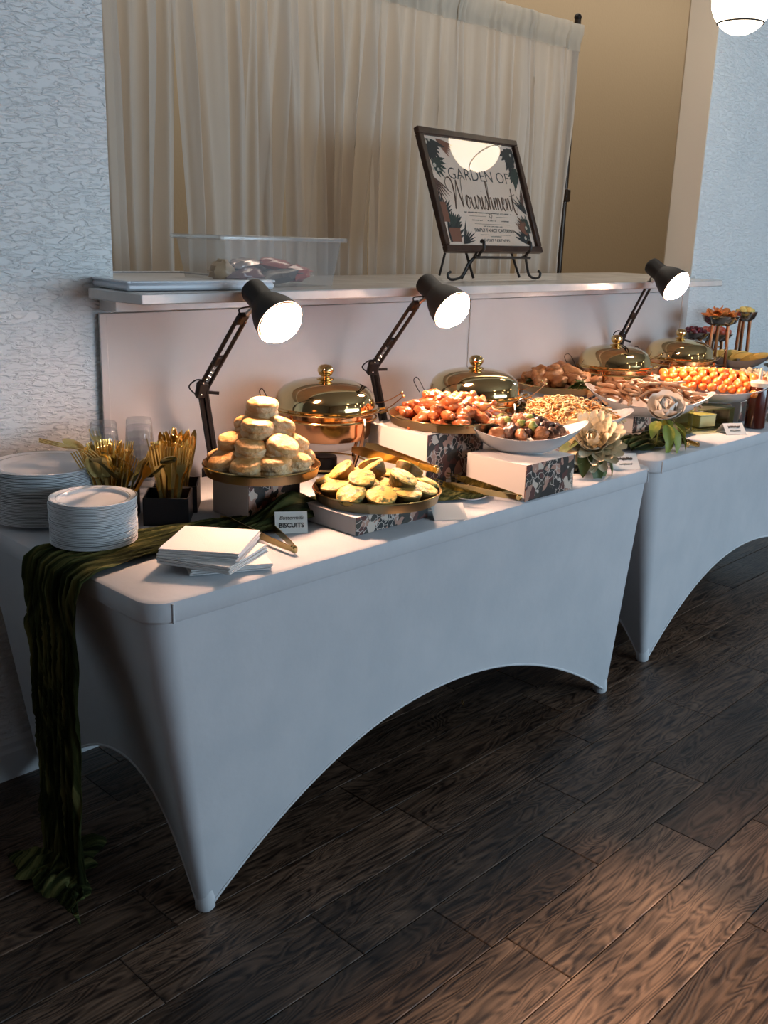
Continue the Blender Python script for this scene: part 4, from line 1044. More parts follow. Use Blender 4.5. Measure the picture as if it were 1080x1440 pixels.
# ------------------------------------------------------------------ tongs
def tongs(hinge, tip, spread, label, fork=False, w=0.016, lift=0.0):
    hinge, tip = Vector(hinge), Vector(tip); d = tip-hinge; L = d.length; d.normalize()
    t = thing('serving_tongs', label, 'tongs', hinge, 0, 'gold tongs')
    q = d.to_track_quat('X', 'Z').to_matrix().to_4x4()
    for sg in (-1, 1):
        def arm(u, v):
            x = u*L; y = sg*(spread*u**0.8*0.5+0.002); hw = w*(0.55+0.45*u) if u < 0.85 else w*(1-0.5*(u-0.85)/0.15)
            return q @ Vector((x, y, (v-0.5)*2*hw*0.7+lift*u))
        m = MB()
        def arm2(u, v):
            p = arm(u, v); return p+(q @ Vector((0, sg*0.0018, 0)))
        nu, nv = 20, 2
        m.grid(arm, nu, nv); m.grid(arm2, nu, nv)
        K = (nu+1)*(nv+1); fs = []
        for i in range(nu):
            for e in (0, nv): fs.append((i*(nv+1)+e, (i+1)*(nv+1)+e, K+(i+1)*(nv+1)+e, K+i*(nv+1)+e))
        m.f += fs; m.m += [0]*len(fs)
        ob = m.obj('arm', GOLD, t, 40)
        if fork:
            for k in (-1, 0, 1):
                MB().tube([q @ Vector((L*0.97, sg*(spread*0.5+0.003), k*0.007)), q @ Vector((L*1.16, sg*(spread*0.5-0.004), k*0.008))], 0.0016, 5).obj('tine', GOLD, ob)
    MB().box((0, 0, 0), (0.016, 0.012, w*1.0), 0.003, q).obj('hinge', GOLD, t)
    return t
tongs((0.402, 0.066, T0+0.012), (0.468, 0.345, T0+0.014), 0.085, 'gold tongs lying open beside the napkins')
tongs((0.925, 0.125, 0.840), (0.875, 0.355, 0.865), 0.060, 'gold tongs resting on the far rim of the egg bite tray', w=0.020)
tongs((1.125, 0.006, T0+0.018), (1.075, 0.20, T0+0.032), 0.085, 'gold fork-ended tongs lying in front of the floral box', True)
tongs((2.20, 0.055, T0+0.012), (2.235, 0.25, T0+0.014), 0.05, 'gold tongs lying below the white rose on the far table')
t = tongs((2.17, 0.075, T0+0.012), (2.275, 0.225, 0.815), 0.02, 'gold tongs leaning against the bowl beside the acrylic stand')
# white spoon rest plate under the fork tongs
tag(MB().lathe([(0, 0.002), (0.04, 0.002), (0.058, 0.008), (0.060, 0.0085), (0.059, 0.006), (0.04, 0), (0, 0)], 40, TR((0, 0, 0), (0, 0, 0.6), (1.35, 0.8, 1))).obj('spoon_rest', CERAM, None, 40, (1.085, 0.135, T0+0.004)), 'white oval spoon rest beside the fork-ended tongs', 'spoon rest')

# ------------------------------------------------------------------ flowers
def petal(L, Wd, cup, mt, name='petal'):
    m = MB()
    def g(u, v):
        w = Wd*(math.sin(PI*(0.12+0.80*u))**0.9); y = (v-.5)*w; x = L*u
        return Vector((x*math.cos(cup*u), y*(1-0.1*u), x*math.sin(cup*u)+(y*y)/max(Wd, .001)*0.9))
    m.grid(g, 8, 5); return m.mesh(name, mt, 180)
def flower(x, y, z, tilt, az, rings, mt, label, heart, leaves, leafmat, vase=None, group='white flowers'):
    t = thing('cut_flower', label, 'flower', (x, y, z), 0, group)
    base = Euler((tilt, 0, az)).to_matrix().to_4x4()
    for (n, L, Wd, cup, el, r0) in rings:
        me = petal(L, Wd, cup, mt)
        for k in range(n):
            a = 2*PI*k/n+rnd(-.15, .15)+r0; o = link('petal', me, t)
            o.matrix_local = base @ Matrix.Rotation(a, 4, 'Z') @ Matrix.Rotation(-el+rnd(-.12, .12), 4, 'Y')
    b = MB().ball((0, 0, 0), heart, 12, 8, seed=2, amp=0.3).obj('heart', mt, t); b.matrix_local = base @ TR((0, 0, heart*0.7))
    dn = T0-z
    MB().tube(catmull([(0, 0, 0), (0.01, 0.02, dn*0.4), (0.02, 0.03, dn+0.01)], 5), 0.0035, 6).obj('stem', LEAF, t)
    lm = leaf_mesh('leaf', 0.085, 0.05, leafmat, 0.35)
    for (lx, ly, lz, ra, rb, sc) in leaves:
        o = link('leaf', lm, t, (lx, ly, lz), (0, rb, ra)); o.scale = (sc,)*3
    return t
fdir = math.atan2(CP.y-0.08, CP.x-1.6)
flower(1.575, 0.075, 0.832, 1.0, fdir+PI/2, [(18, 0.100, 0.042, 0.35, -0.10, 0), (18, 0.096, 0.040, 0.45, 0.15, .2), (16, 0.088, 0.038, 0.55, 0.42, .1), (13, 0.074, 0.034, 0.65, 0.75, .3), (10, 0.058, 0.030, 0.8, 1.05, 0), (7, 0.042, 0.024, 0.9, 1.3, 0)],
       PETAL, 'large cream chrysanthemum-like flower at the far end of the front table', 0.014,
       [(-0.03, 0.0, -0.02, 3.6, 0.5, 1.0), (-0.02, -0.02, -0.03, 4.2, 0.9, 1.0), (0.02, -0.03, -0.03, 5.2, 0.9, 0.9), (-0.04, 0.02, 0.01, 3.0, 0.1, 1.1), (0.03, 0.02, -0.02, 0.4, 0.3, 1.0), (0.0, -0.03, -0.04, 4.7, 1.1, 0.8)], LEAF)
t = thing('flower_vase', 'small dark glass vase under the cream flower', 'vase', (1.555, 0.135, T0+0.001))
MB().lathe([(0, 0), (0.03, 0), (0.036, 0.01), (0.038, 0.035), (0.026, 0.06), (0.024, 0.075), (0.021, 0.075), (0.022, 0.06), (0.033, 0.035), (0, 0.006)], 28).obj('body', mat('vase_dark', (0.03, 0.03, 0.02), 0.12, coat=0.5), t)
MB().lathe([(0.024, 0.072), (0.027, 0.075), (0.024, 0.078)], 28).obj('lip', mat('vase_dark', (0.03, 0.03, 0.02), 0.12), t)
fdir = math.atan2(CP.y-0.1, CP.x-2.05)
flower(2.065, 0.115, 0.862, 0.75, fdir+PI/2, [(7, 0.080, 0.085, 0.6, 0.15, 0), (6, 0.074, 0.080, 0.8, 0.45, .5), (6, 0.064, 0.072, 0.95, 0.8, .2), (5, 0.050, 0.058, 1.05, 1.1, .7), (4, 0.038, 0.044, 1.1, 1.35, .3)],
       ROSE, 'white rose with yellow-green leaves on the far table', 0.007,
       [(-0.02, -0.02, -0.03, 4.0, 0.7, 0.95), (0.0, -0.03, -0.04, 4.6, 0.9, 1.0), (0.03, -0.03, -0.04, 5.3, 0.8, 1.0), (0.04, -0.01, -0.03, 5.9, 0.4, 0.9), (-0.04, 0.0, -0.02, 3.4, 0.3, 0.9), (0.02, -0.035, -0.06, 5.0, 1.2, 0.9), (0.05, 0.02, -0.03, 0.3, 0.4, 0.9), (-0.02, -0.03, -0.06, 4.3, 1.2, 0.8)], LEAFY)

# ------------------------------------------------------------------ sauce bottle, jar, acrylic stand
t = thing('squeeze_bottle', 'clear squeeze bottle of dark red sauce at the right edge', 'bottle', (2.745, 0.10, T0+0.001))
MB().lathe([(0, 0), (0.035, 0), (0.038, 0.004), (0.0375, 0.02), (0.0375, 0.15), (0.036, 0.158), (0, 0.158)], 32).obj('body', SAUCE, t, 30)
cp_ = MB().lathe([(0, 0.158), (0.036, 0.158), (0.036, 0.172), (0.030, 0.177), (0.012, 0.183), (0, 0.184)], 28).obj('cap', NOZZ, t, 30)
MB().lathe([(0.008, 0.182), (0.0065, 0.2), (0.0045, 0.228), (0.003, 0.229), (0, 0.229)], 16).obj('nozzle', NOZZ, cp_)
t = thing('sauce_jar', 'dark red sauce jar behind the acrylic stand', 'jar', (2.735, 0.235, T0+0.001))
MB().lathe([(0, 0), (0.034, 0), (0.036, 0.004), (0.036, 0.062), (0.033, 0.066), (0, 0.066)], 28).obj('body', SAUCE, t, 30)
MB().lathe([(0.037, 0.058), (0.037, 0.07), (0.034, 0.073), (0, 0.074)], 28).obj('lid', NOZZ, t, 30)
t = thing('acrylic_stand', 'olive-tinted clear acrylic stand under the bowl of orange bites', 'stand', (2.57, 0.24, T0+0.001), -0.25)
for (c, d, nmn) in (((0, 0, 0.0035), (0.23, 0.13, 0.005), 'base_sheet'), ((0, 0, 0.078), (0.23, 0.13, 0.005), 'top_sheet'), ((-0.1125, 0, 0.041), (0.005, 0.13, 0.07), 'side_sheet'), ((0.1125, 0, 0.041), (0.005, 0.13, 0.07), 'side_sheet')):
    MB().box(c, d, 0.001).obj(nmn, ACRY, t)
t = thing('paper_block', 'pale olive card box standing inside the acrylic stand', 'box', (2.56, 0.225, T0+0.009), -0.25)
MB().box((0, 0, 0.022), (0.085, 0.06, 0.042), 0.002).obj('body', mat('olive_card', (0.46, 0.44, 0.22), 0.6), t)
MB().box((0, 0, 0.045), (0.087, 0.062, 0.004), 0.001).obj('flap', mat('olive_card2', (0.55, 0.52, 0.30), 0.6), t)
t = thing('herb_garland', 'dark leafy garland behind the acrylic stand', 'garland', (2.44, 0.33, T0+0.001))
gl = leaf_mesh('leaf', 0.045, 0.024, HERB, 0.3)
MB().tube([(-0.08, 0, 0.01), (0, 0.01, 0.03), (0.08, 0, 0.02)], 0.004, 6).obj('stem', HERB, t)
for k in range(34): link('leaf', gl, t, (rnd(-.08, .08), rnd(-.02, .02), rnd(.012, .05)), (rnd(-1, 1), rnd(-.9, .4), rnd(0, 6.3)))

# ------------------------------------------------------------------ tiered dishes and fruit at the far right
def ped(x, y, z, R, h, label, legm, dishm):
    t = thing('pedestal_dish', label, 'dish', (x, y, T0+0.001), 0, 'raised dishes')
    H = z-T0
    MB().lathe([(0, H), (R*0.5, H), (R*0.82, H+h*0.35), (R, H+h), (R*0.97, H+h), (R*0.78, H+h*0.4), (0, H+h*0.1)], 36).obj('bowl', dishm, t, 40)
    for k in range(3):
        a = 0.6+k*2*PI/3; MB().tube([(R*0.45*math.cos(a), R*0.45*math.sin(a), H+0.005), (R*0.62*math.cos(a), R*0.62*math.sin(a), 0.0)], 0.0085, 8).obj('leg', legm, t)
    MB().tube([(R*0.55*math.cos(q), R*0.55*math.sin(q), H*0.45) for q in [2*PI*i/24 for i in range(24)]], 0.004, 6, True).obj('brace_ring', legm, t)
SILVD = mat('dish_silver', (0.55, 0.53, 0.50), 0.15, metal=1.0)
BRONZ = mat('leg_bronze', (0.30, 0.15, 0.08), 0.3, metal=1.0)
ped(3.395, 0.60, 1.055, 0.085, 0.045, 'tall silver dish of orange crisps on bronze legs', BRONZ, SILVD)
ped(3.645, 0.60, 1.065, 0.055, 0.045, 'small silver dish right of the orange crisps', BRONZ, SILVD)
ped(3.36, 0.70, 0.985, 0.07, 0.035, 'small silver dish of dark berries left of the orange crisps', BRONZ, SILVD)
ped(3.56, 0.70, 0.965, 0.085, 0.04, 'silver dish of red fruit below the orange crisps', BRONZ, SILVD)
CRISP = mat('crisp_orange', (0.72, 0.26, 0.06), 0.5, col2=(0.6, 0.18, 0.04), nscale=30, rand=0.15)
def crisp():
    m = MB()
    def g(u, v):
        a = 2*PI*u; r = v; return Vector((0.032*r*math.cos(a), 0.024*r*math.sin(a), 0.010*r*r*math.cos(2*a)+0.002*noise.noise(Vector((r*2*math.cos(a), r*2*math.sin(a), 3)))))
    m.grid(g, 20, 5, True); return m.mesh('crisp', CRISP, 180)
crm = crisp()
for i in range(18):
    a = i*2.4; q = math.sqrt((i+.5)/18)*.065
    o = put('crisp', crm, (3.395+q*math.cos(a), 0.60+q*math.sin(a), 1.102+.03*(1-q/.065)*rnd(.7, 1.1)), (rnd(-.5, .5), rnd(-.5, .5), rnd(0, 6)), 'curved orange crisp in the tall silver dish', 'crisp', 'orange crisps in the tall dish')
    o.modifiers.new('thick', 'SOLIDIFY').thickness = 0.002
BERRY = mat('berry_dark', (0.10, 0.01, 0.025), 0.3, coat=0.3, rand=0.3); REDF = mat('fruit_red', (0.55, 0.06, 0.03), 0.3, coat=0.4, col2=(0.7, 0.2, 0.1), nscale=20, rand=0.2)
MELON = mat('melon_flesh', (0.80, 0.55, 0.14), 0.4, col2=(0.72, 0.62, 0.22), nscale=8, rand=0.15); PINE = mat('pineapple', (0.84, 0.58, 0.05), 0.35, col2=(0.86, 0.70, 0.15), nscale=18)
ORNG = mat('orange_slice', (0.80, 0.30, 0.04), 0.35, rand=0.15)
bme2 = lump('berry', (0.011, 0.011, 0.010), BERRY, 3, 0.25); rme = lump('fruit', (0.02, 0.017, 0.016), REDF, 5, 0.2)
heap('berry', [bme2], 14, 3.36, 0.70, 1.021, 0.05, 0.05, 0.018, 0, 'dark berry in the small silver dish', 'berry', 'dark berries', (0.9, 1.2))
heap('strawberry', [rme], 12, 3.56, 0.70, 1.008, 0.06, 0.06, 0.02, 0, 'red strawberry in the silver dish below the crisps', 'strawberry', 'red strawberries', (0.9, 1.2))
heap('fruit_chunk', [lump('fruit_chunk', (0.018, 0.014, 0.014), MELON, 8, 0.2)], 8, 3.645, 0.60, 1.108, 0.035, 0.035, 0.012, 0, 'pale melon chunk in the small silver dish', 'melon chunk', 'melon chunks', (0.9, 1.2))
b = bowl(3.50, 0.55, 0.865, 0.165, 0.08, 0.05, VIEWPERP(3.5, 0.5), 'silver-grey boat bowl of melon wedges below the raised dishes', 0.03)
b.children[0].data.materials[0] = mat('bowl_greysilver', (0.50, 0.46, 0.44), 0.25, metal=0.5); b.children[1].data.materials[0] = MATS['bowl_greysilver']; b['group'] = 'fruit bowls'
riser(3.42, 3.58, 0.47, 0.63, 0.862, 'floral box under the melon bowl', 1)
def wedge(mt, rind):
    m = MB(); n = 12; R = 0.055
    vs = []
    for i in range(n+1):
        a = PI*i/n
        vs += [(R*math.cos(a), 0, R*math.sin(a)*0.9), (R*0.9*math.cos(a), 0.016*math.sin(a)+0.003, R*0.45*math.sin(a)), (R*0.9*math.cos(a), -0.016*math.sin(a)-0.003, R*0.45*math.sin(a))]
    f1 = []; f2 = []
    for i in range(n):
        o = 3*i; f1 += [(o, o+3, o+4, o+1), (o, o+2, o+5, o+3)]; f2 += [(o+1, o+4, o+5, o+2)]
    m.add(vs, f1+f2); return m.mesh('melon_wedge', [mt, rind], 40)
wm = wedge(MELON, ORNG)
for i in range(9):
    a = VIEWPERP(3.5, .5); u = -0.11+i*0.0275; o = put('melon_wedge', wm, (3.50+math.cos(a)*u, 0.55+math.sin(a)*u, 0.908), (rnd(.6, 1.1), rnd(-.4, .4), a+0.3+rnd(-.3, .3)), 'yellow-orange melon wedge in the boat bowl', 'melon wedge', 'melon wedges in the boat bowl', rnd(.9, 1.1))
# fruit platter at the right edge
tag(MB().lathe([(0, 0), (0.11, 0), (0.14, 0.012), (0.142, 0.015), (0.138, 0.014), (0.108, 0.004), (0, 0.004)], 44).obj('fruit_platter', mat('platter_dark', (0.05, 0.05, 0.045), 0.3), None, 40, (3.50, 0.265, 0.885)), 'dark platter of pineapple and tomatoes at the right edge', 'platter')
riser(3.42, 3.58, 0.19, 0.34, 0.883, 'floral box under the fruit platter', 2)
pm_ = MB().poly([(0, 0), (0.05, 0.012), (0.055, 0.028), (0.045, 0.042), (0.0, 0.03)], 0.016).mesh('pineapple_slice', PINE, 30)
for i in range(9): put('pineapple_slice', pm_, (3.42+rnd(0, .07), 0.28+rnd(-.06, .05), 0.897+0.012*(i % 4)), (rnd(-.5, .5), rnd(-.6, .6), rnd(0, 6)), 'yellow pineapple wedge on the dark platter', 'pineapple', 'pineapple wedges on the platter', rnd(.9, 1.2))
tme = MB().ball((0, 0, 0), (0.022, 0.022, 0.019), 16, 10).mesh('tomato', REDF, 180)
for i in range(7): put('tomato', tme, (3.50+rnd(0, .09), 0.235+rnd(-.06, .06), 0.910+0.022*(i % 2)), (0, 0, rnd(0, 6)), 'small red tomato on the dark platter', 'tomato', 'tomatoes on the platter', rnd(.9, 1.15))
for i in range(8): put('dark_grape', bme2, (3.45+rnd(0, .12), 0.34+rnd(-.03, .03), 0.903+0.014*(i % 3)), (0, 0, 0), 'dark grape on the fruit platter', 'grape', 'grapes on the platter', 1.2)

# ------------------------------------------------------------------ sheer curtains on a pole stand behind the counter
YC = 1.5; ZR = 2.36
bs = thing('backdrop_stand', 'dark metal pole stand carrying the sheer curtains', 'curtain stand', (3.40, YC, 0))
MB().tube([(0, 0, 0.02), (0, 0, 2.42)], 0.016, 12).obj('upright_pole', mat('pole_bronze', (0.045, 0.032, 0.024), 0.35, metal=0.6), bs)
MB().tube([(-2.95, 0, 0.02), (-2.95, 0, 2.42)], 0.016, 12).obj('upright_pole', MATS['pole_bronze'], bs)
MB().tube([(-3.0, 0, ZR), (0.02, 0, ZR)], 0.014, 10).obj('crossbar', MATS['pole_bronze'], bs)
MB().ball((0.0, 0, 2.43), 0.018, 12, 8).obj('finial', BLACKM, bs)
MB().box((0.0, -0.012, 1.62), (0.036, 0.03, 0.06), 0.005).obj('pole_clamp', MATS['pole_bronze'], bs)
for xx in (0, -2.95): MB().lathe([(0, 0), (0.18, 0), (0.18, 0.006), (0.03, 0.02), (0, 0.02)], 32, TR((xx, 0, 0))).obj('base_plate', MATS['pole_bronze'], bs)
cur_lab = ['leftmost, next to the blue-white wall', 'second from the left, behind the plastic tub', 'third from the left', 'fourth from the left, just left of the framed sign',
           'fifth from the left, behind the framed sign', 'rightmost, against the dark pole']
edges = [0.62, 1.10, 1.56, 2.02, 2.50, 2.98, 3.375]
for k in range(6):
    x0, x1 = edges[k]-0.02, edges[k+1]+0.02; wd = x1-x0; sd_ = k*7.7
    def cpt(u, v, x0=x0, wd=wd, sd_=sd_):
        z = ZR+0.028-v*(ZR-0.25)
        spread = 1.0-0.22*min(1, v*2.2)*(0.65+0.35*math.sin(sd_))        # gathers together lower down, leaving gaps
        n1 = noise.noise(Vector((u*4.5+sd_, v*0.9, 1))); n2 = noise.noise(Vector((u*11+sd_, v*0.5, 4)))
        ph = u*wd*2*PI/0.085+7.0*n1+2.5*n2
        amp = 0.008+0.034*min(1, v*5)
        y = YC-0.004+amp*math.sin(ph)*(0.6+0.7*n2)+0.012*n1-(0.014 if v < 0.02 else 0)
        x = x0+wd*(0.5+(u-0.5)*spread)+0.012*min(1, v*4)*math.sin(ph*0.5+n2*3)+0.03*v*noise.noise(Vector((sd_, v*1.2, 8)))
        return Vector((x, y-0.02, z))
    t = thing('sheer_curtain', 'sheer cream curtain panel, %s' % cur_lab[k], 'curtain', (0, 0, 0), 0, 'sheer curtain panels')
    m = MB().grid(lambda u, v: cpt(u, v), 120, 40); m.obj('panel', SHEER, t, 180)
    m = MB().grid(lambda u, v: cpt(u, v*0.055)+Vector((0, -0.006, 0)), 120, 3); m.obj('rod_pocket', SHEERT, t, 180)

# ------------------------------------------------------------------ plastic tub and its lid on the counter
t = thing('plastic_tub', 'clear plastic storage tub with packets inside, on the counter', 'tub', (0.885, 0.775, SZ+0.0005), 0.0)
w0, d0, w1, d1, hh, th = 0.375, 0.185, 0.415, 0.215, 0.128, 0.003
def tubshell(off):
    o = []
    for (w, d, z) in ((w0, d0, 0), (w1, d1, hh)): 
        o += [(-w/2+off, -d/2+off, z), (w/2-off, -d/2+off, z), (w/2-off, d/2-off, z), (-w/2+off, d/2-off, z)]
    return o
m = MB(); f = [(0, 1, 5, 4), (1, 2, 6, 5), (2, 3, 7, 6), (3, 0, 4, 7), (0, 3, 2, 1)]
m.add(tubshell(0), f); m.obj('body', TUBM, t, 20)
rm = MB()
for sy in (-1, 1): rm.box((0, sy*(d1/2+0.006), hh), (w1+0.03, 0.014, 0.012), 0.003)
for sx in (-1, 1): rm.box((sx*(w1/2+0.006), 0, hh), (0.014, d1, 0.012), 0.003)
rm.obj('rim', TUBM, t)
PK = [mat('packet_plum', (0.16, 0.035, 0.045), 0.3, coat=0.4), mat('packet_tan', (0.45, 0.30, 0.16), 0.4), mat('packet_red', (0.42, 0.06, 0.05), 0.3, coat=0.4), mat('packet_foil', (0.55, 0.45, 0.42), 0.2, metal=0.7), mat('packet_dark', (0.08, 0.05, 0.05), 0.35)]
pk = [(0.745, 0.77, 0.034, 1, 'tan packet standing at the left end inside the tub', .07, .060), (0.81, 0.745, 0.022, 0, 'plum packet lying in the left half of the tub', .12, .045), (0.83, 0.785, 0.055, 3, 'shiny foil packet on top of the plum packet in the tub', .11, .028), (0.91, 0.75, 0.02, 4, 'dark packet lying in the middle of the tub', .15, .040),
      (0.995, 0.75, 0.03, 2, 'red packet lying at the right end of the tub', .10, .045), (0.96, 0.80, 0.045, 2, 'red packet at the back of the tub', .13, .045), (0.88, 0.81, 0.03, 4, 'dark packet at the back of the tub', .14, .05)]
for (x, y, z, mi, lb, w, h) in pk:
    m = MB().ball((0, 0, 0), (w/2, w*0.33, h/2), 16, 8, seed=x*9, amp=0.45, fr=3.6, sq=0.8)
    m.box((w/2, 0, 0), (0.012, w*0.4, 0.0016), 0.0004); m.box((-w/2, 0, 0), (0.012, w*0.4, 0.0016), 0.0004)
    tag(m.obj('food_packet', PK[mi], None, 40, (x, y, SZ+0.004+z), (rnd(-.1, .1), rnd(-.15, .15), rnd(-.5, .5))), lb, 'packet', 'packets in the tub')
t = thing('tub_lid', 'flat bluish-white plastic tub lid lying on the counter', 'lid', (0.60, 0.86, SZ+0.0005), -0.10)
MB().box((0, 0, 0.010), (0.42, 0.50, 0.018), 0.006).obj('plate', LIDW, t)
lr = MB()
for sx in (-1, 1): lr.box((sx*0.205, 0, 0.0215), (0.012, 0.50, 0.006), 0.002)
for sy in (-1, 1): lr.box((0, sy*0.244, 0.0215), (0.40, 0.012, 0.006), 0.002)
lr.obj('rim', LIDW, t)

# ------------------------------------------------------------------ framed sign on an iron easel
LEAN = math.radians(21.3); SW, SH = 0.575, 0.435
sx0 = 1.69
sg = thing('framed_sign', 'brown framed sign reading Nourishment, with leaf print, on the counter', 'sign', (sx0+SW/2, 0.795, 1.357), 0.03)
SR = TR((0, 0, 0), (PI/2-LEAN, 0, 0))       # local x right, y up the sign, z toward the viewer
fm = 0.024
def onsign(o, x=0, y=0, z=0): o.matrix_local = SR @ TR((x, y, z)); return o
for (c, d) in (((0, fm/2, 0), (SW, fm, 0.022)), ((0, SH-fm/2, 0), (SW, fm, 0.022)), ((-SW/2+fm/2, SH/2, 0), (fm, SH-2*fm, 0.022)), ((SW/2-fm/2, SH/2, 0), (fm, SH-2*fm, 0.022))):
    onsign(MB().box(c, d, 0.003).obj('frame_rail', FRAME, sg))
onsign(MB().box((0, SH/2, -0.006), (SW-0.03, SH-0.03, 0.004)).obj('poster', PAPER, sg))
onsign(MB().box((0, SH/2, 0.0035), (SW-0.04, SH-0.04, 0.0015)).obj('glass_pane', GLASS, sg))
PZ = -0.0036
def put_text(body, x, y, size, mt=INK, sx=1.0, bold=0, space=1.0):
    onsign(link('lettering', text_mesh(body, size, mt, bold, 0, sx, 'CENTER', space), sg), x, y, PZ)
put_text('GARDEN OF', 0.015, 0.282, 0.060, INK, 1.08, -0.0006)
put_text('SIMPLY FANCY CATERING', 0.03, 0.083, 0.017, INK, 1.15, 0.0003, 1.05)
put_text('EVENT PARTNERS', 0.03, 0.046, 0.0155, INK, 1.15, 0.0001, 1.1)
# script lettering "Nourishment", drawn stroke by stroke
LET = {
 'N': (0.54, [[(-.30, .62), (-.36, .80), (-.24, 1.0), (-.08, .98), (.0, .8), (-.02, .35), (-.10, -.06)], [(-.10, -.06), (.06, .45), (.20, .95)], [(.20, .95), (.24, .5), (.32, .02)], [(.32, .02), (.38, .5), (.46, .95), (.56, 1.08)]]),
 'o': (0.27, [[(.0, .15), (.10, .42), (.02, .38), (-.02, .15), (.06, .0), (.16, .1), (.16, .32), (.09, .42), (.20, .34), (.27, .36)]]),
 'u': (0.30, [[(.0, .40), (.0, .12), (.07, .0), (.16, .12), (.20, .42)], [(.20, .42), (.19, .1), (.24, .0), (.31, .14)]]),
 'r': (0.22, [[(.0, .05), (.06, .38), (.05, .46), (.11, .38), (.16, .36), (.13, .1), (.17, .0), (.23, .14)]]),
 'i': (0.17, [[(.0, .12), (.06, .42), (.05, .1), (.09, .0), (.17, .14)], [(.075, .60), (.09, .62)]]),
 's': (0.20, [[(.0, .08), (.08, .46), (.14, .2), (.08, -.02), (.0, .04)], [(.10, .0), (.20, .14)]]),
 'h': (0.32, [[(.0, .12), (.12, .8), (.08, 1.0), (.04, .8), (.02, .0)], [(.02, .0), (.08, .34), (.15, .42), (.18, .30), (.17, .06), (.22, .0), (.32, .16)]]),
 'm': (0.42, [[(.0, .42), (.02, .0)], [(.02, .0), (.07, .36), (.13, .42), (.15, .3), (.14, .0)], [(.14, .0), (.20, .36), (.26, .42), (.29, .3), (.28, .06), (.33, .0), (.42, .16)]]),
 'e': (0.24, [[(.0, .16), (.12, .26), (.14, .40), (.07, .44), (.02, .26), (.05, .04), (.13, .0), (.24, .16)]]),
 'n': (0.32, [[(.0, .42), (.02, .0)], [(.02, .0), (.08, .36), (.15, .42), (.18, .3), (.17, .06), (.22, .0), (.32, .16)]]),
 't': (0.30, [[(.0, .14), (.10, .80)], [(.10, .80), (.07, .2), (.10, -.06), (.20, -.12), (.28, .1)], [(-.06, .52), (.10, .55), (.26, .60)]]),
}
m = MB(); cx = 0.0
for ch in 'Nourishment':
    adv, sts = LET[ch]
    if ch == 'N': cx = 0.36
    for st in sts:
        P = catmull([(cx+a, b, 0) for a, b in st], 6)
        rs = []
        for i in range(len(P)):
            d = P[min(i+1, len(P)-1)]-P[max(i-1, 0)]; rs.append(0.030 if d.y < 0 else 0.013)
        m.tube(P, rs, 6, flat=0.02)
    cx += adv
k = 0.405/cx
o = m.obj('script_lettering', INKB, sg, 180); o.matrix_local = SR @ TR((-0.195, 0.162, PZ+0.0004), (0, 0, 0.0), (k, 0.105, 0.02))
# thin rules, heart and fine print lines too small to read
ru = MB()
for (xa, xb, y) in ((-0.10, -0.005, 0.134), (0.055, 0.13, 0.134), (-0.08, 0.13, 0.106), (-0.06, 0.12, 0.067)): ru.box(((xa+xb)/2, y, 0), (xb-xa, 0.0011, 0.0004))
onsign(ru.obj('rule', INKB, sg), 0, 0, PZ)
h_ = [(0, -0.010), (0.008, 0.0), (0.008, 0.006), (0.004, 0.008), (0, 0.004), (-0.004, 0.008), (-0.008, 0.006), (-0.008, 0.0)]
onsign(MB().tube([(x, y, 0) for x, y in h_], 0.0009, 5, True).obj('heart', INKB, sg), 0.025, 0.136, PZ)
fp = MB(); random.seed(11)
for (xa, xb, y, hh_) in ((-0.125, 0.155, 0.147, 0.0042), (-0.09, -0.03, 0.119, 0.004), (0.0, 0.05, 0.119, 0.004), (0.085, 0.13, 0.119, 0.004), (-0.03, 0.08, 0.098, 0.0035), (0.0, 0.06, 0.061, 0.0035)):
    x = xa
    while x < xb:
        w = rnd(0.0012, 0.0032)
        if random.random() > 0.18: fp.box((x+w/2, y+rnd(-.0004, .0004), 0), (w*0.75, hh_*rnd(.7, 1), 0.0004))
        x += w+0.0009
onsign(fp.obj('fine_print', INK, sg), 0, 0, PZ)
# printed leaves in the corners
def leaf_outline(L, w, lobes=0):
    up = []; n = 14
    for i in range(n+1):
        t = i/n; q = w*math.sin(PI*t)**0.75*(1-0.3*t)
        if lobes: q *= 0.55+0.45*abs(math.cos(lobes*PI*t))
        up.append((t*L, q))
    return up+[(x, -y) for x, y in reversed(up[1:-1])]
PG = [mat('print_leaf_green', (0.030, 0.045, 0.030), 0.6), mat('print_leaf_black', (0.018, 0.020, 0.018), 0.6), mat('print_leaf_rust', (0.26, 0.09, 0.045), 0.6), mat('print_leaf_cream', (0.66, 0.55, 0.42), 0.6), mat('print_leaf_brown', (0.12, 0.05, 0.03), 0.6)]
def spray(x, y, a0, a1, n, L, w, mi, lobes=0):
    m = MB()
    n += 2
    for i in range(n):
        a = a0+(a1-a0)*(i+.5)/n; m.poly(leaf_outline(L*rnd(.7, 1.1), w*0.62, lobes), 0.0003, TR((x, y, 0.0001*i), (0, 0, a)))
    onsign(m.obj('leaf_print', PG[mi], sg), 0, 0, PZ+0.0002*mi)
hw, ht = SW/2-0.028, SH-0.028; bt = 0.028
spray(-hw+.004, ht-.01, -1.45, -0.1, 5, 0.10, 0.018, 1); spray(-hw+.07, ht-.004, -0.9, -0.15, 4, 0.085, 0.010, 2); spray(-hw+.02, ht-.085, -1.2, 0.3, 4, 0.075, 0.016, 0, 4); spray(-hw+.004, ht-.14, -1.5, -0.5, 4, 0.10, 0.005, 4)
spray(hw-.004, ht-.006, -2.9, -1.7, 4, 0.105, 0.028, 1, 4); spray(hw-.004, ht-.08, -2.7, -1.7, 4, 0.09, 0.024, 0, 4); spray(hw-.004, ht-.16, -2.0, -1.62, 3, 0.08, 0.005, 4)
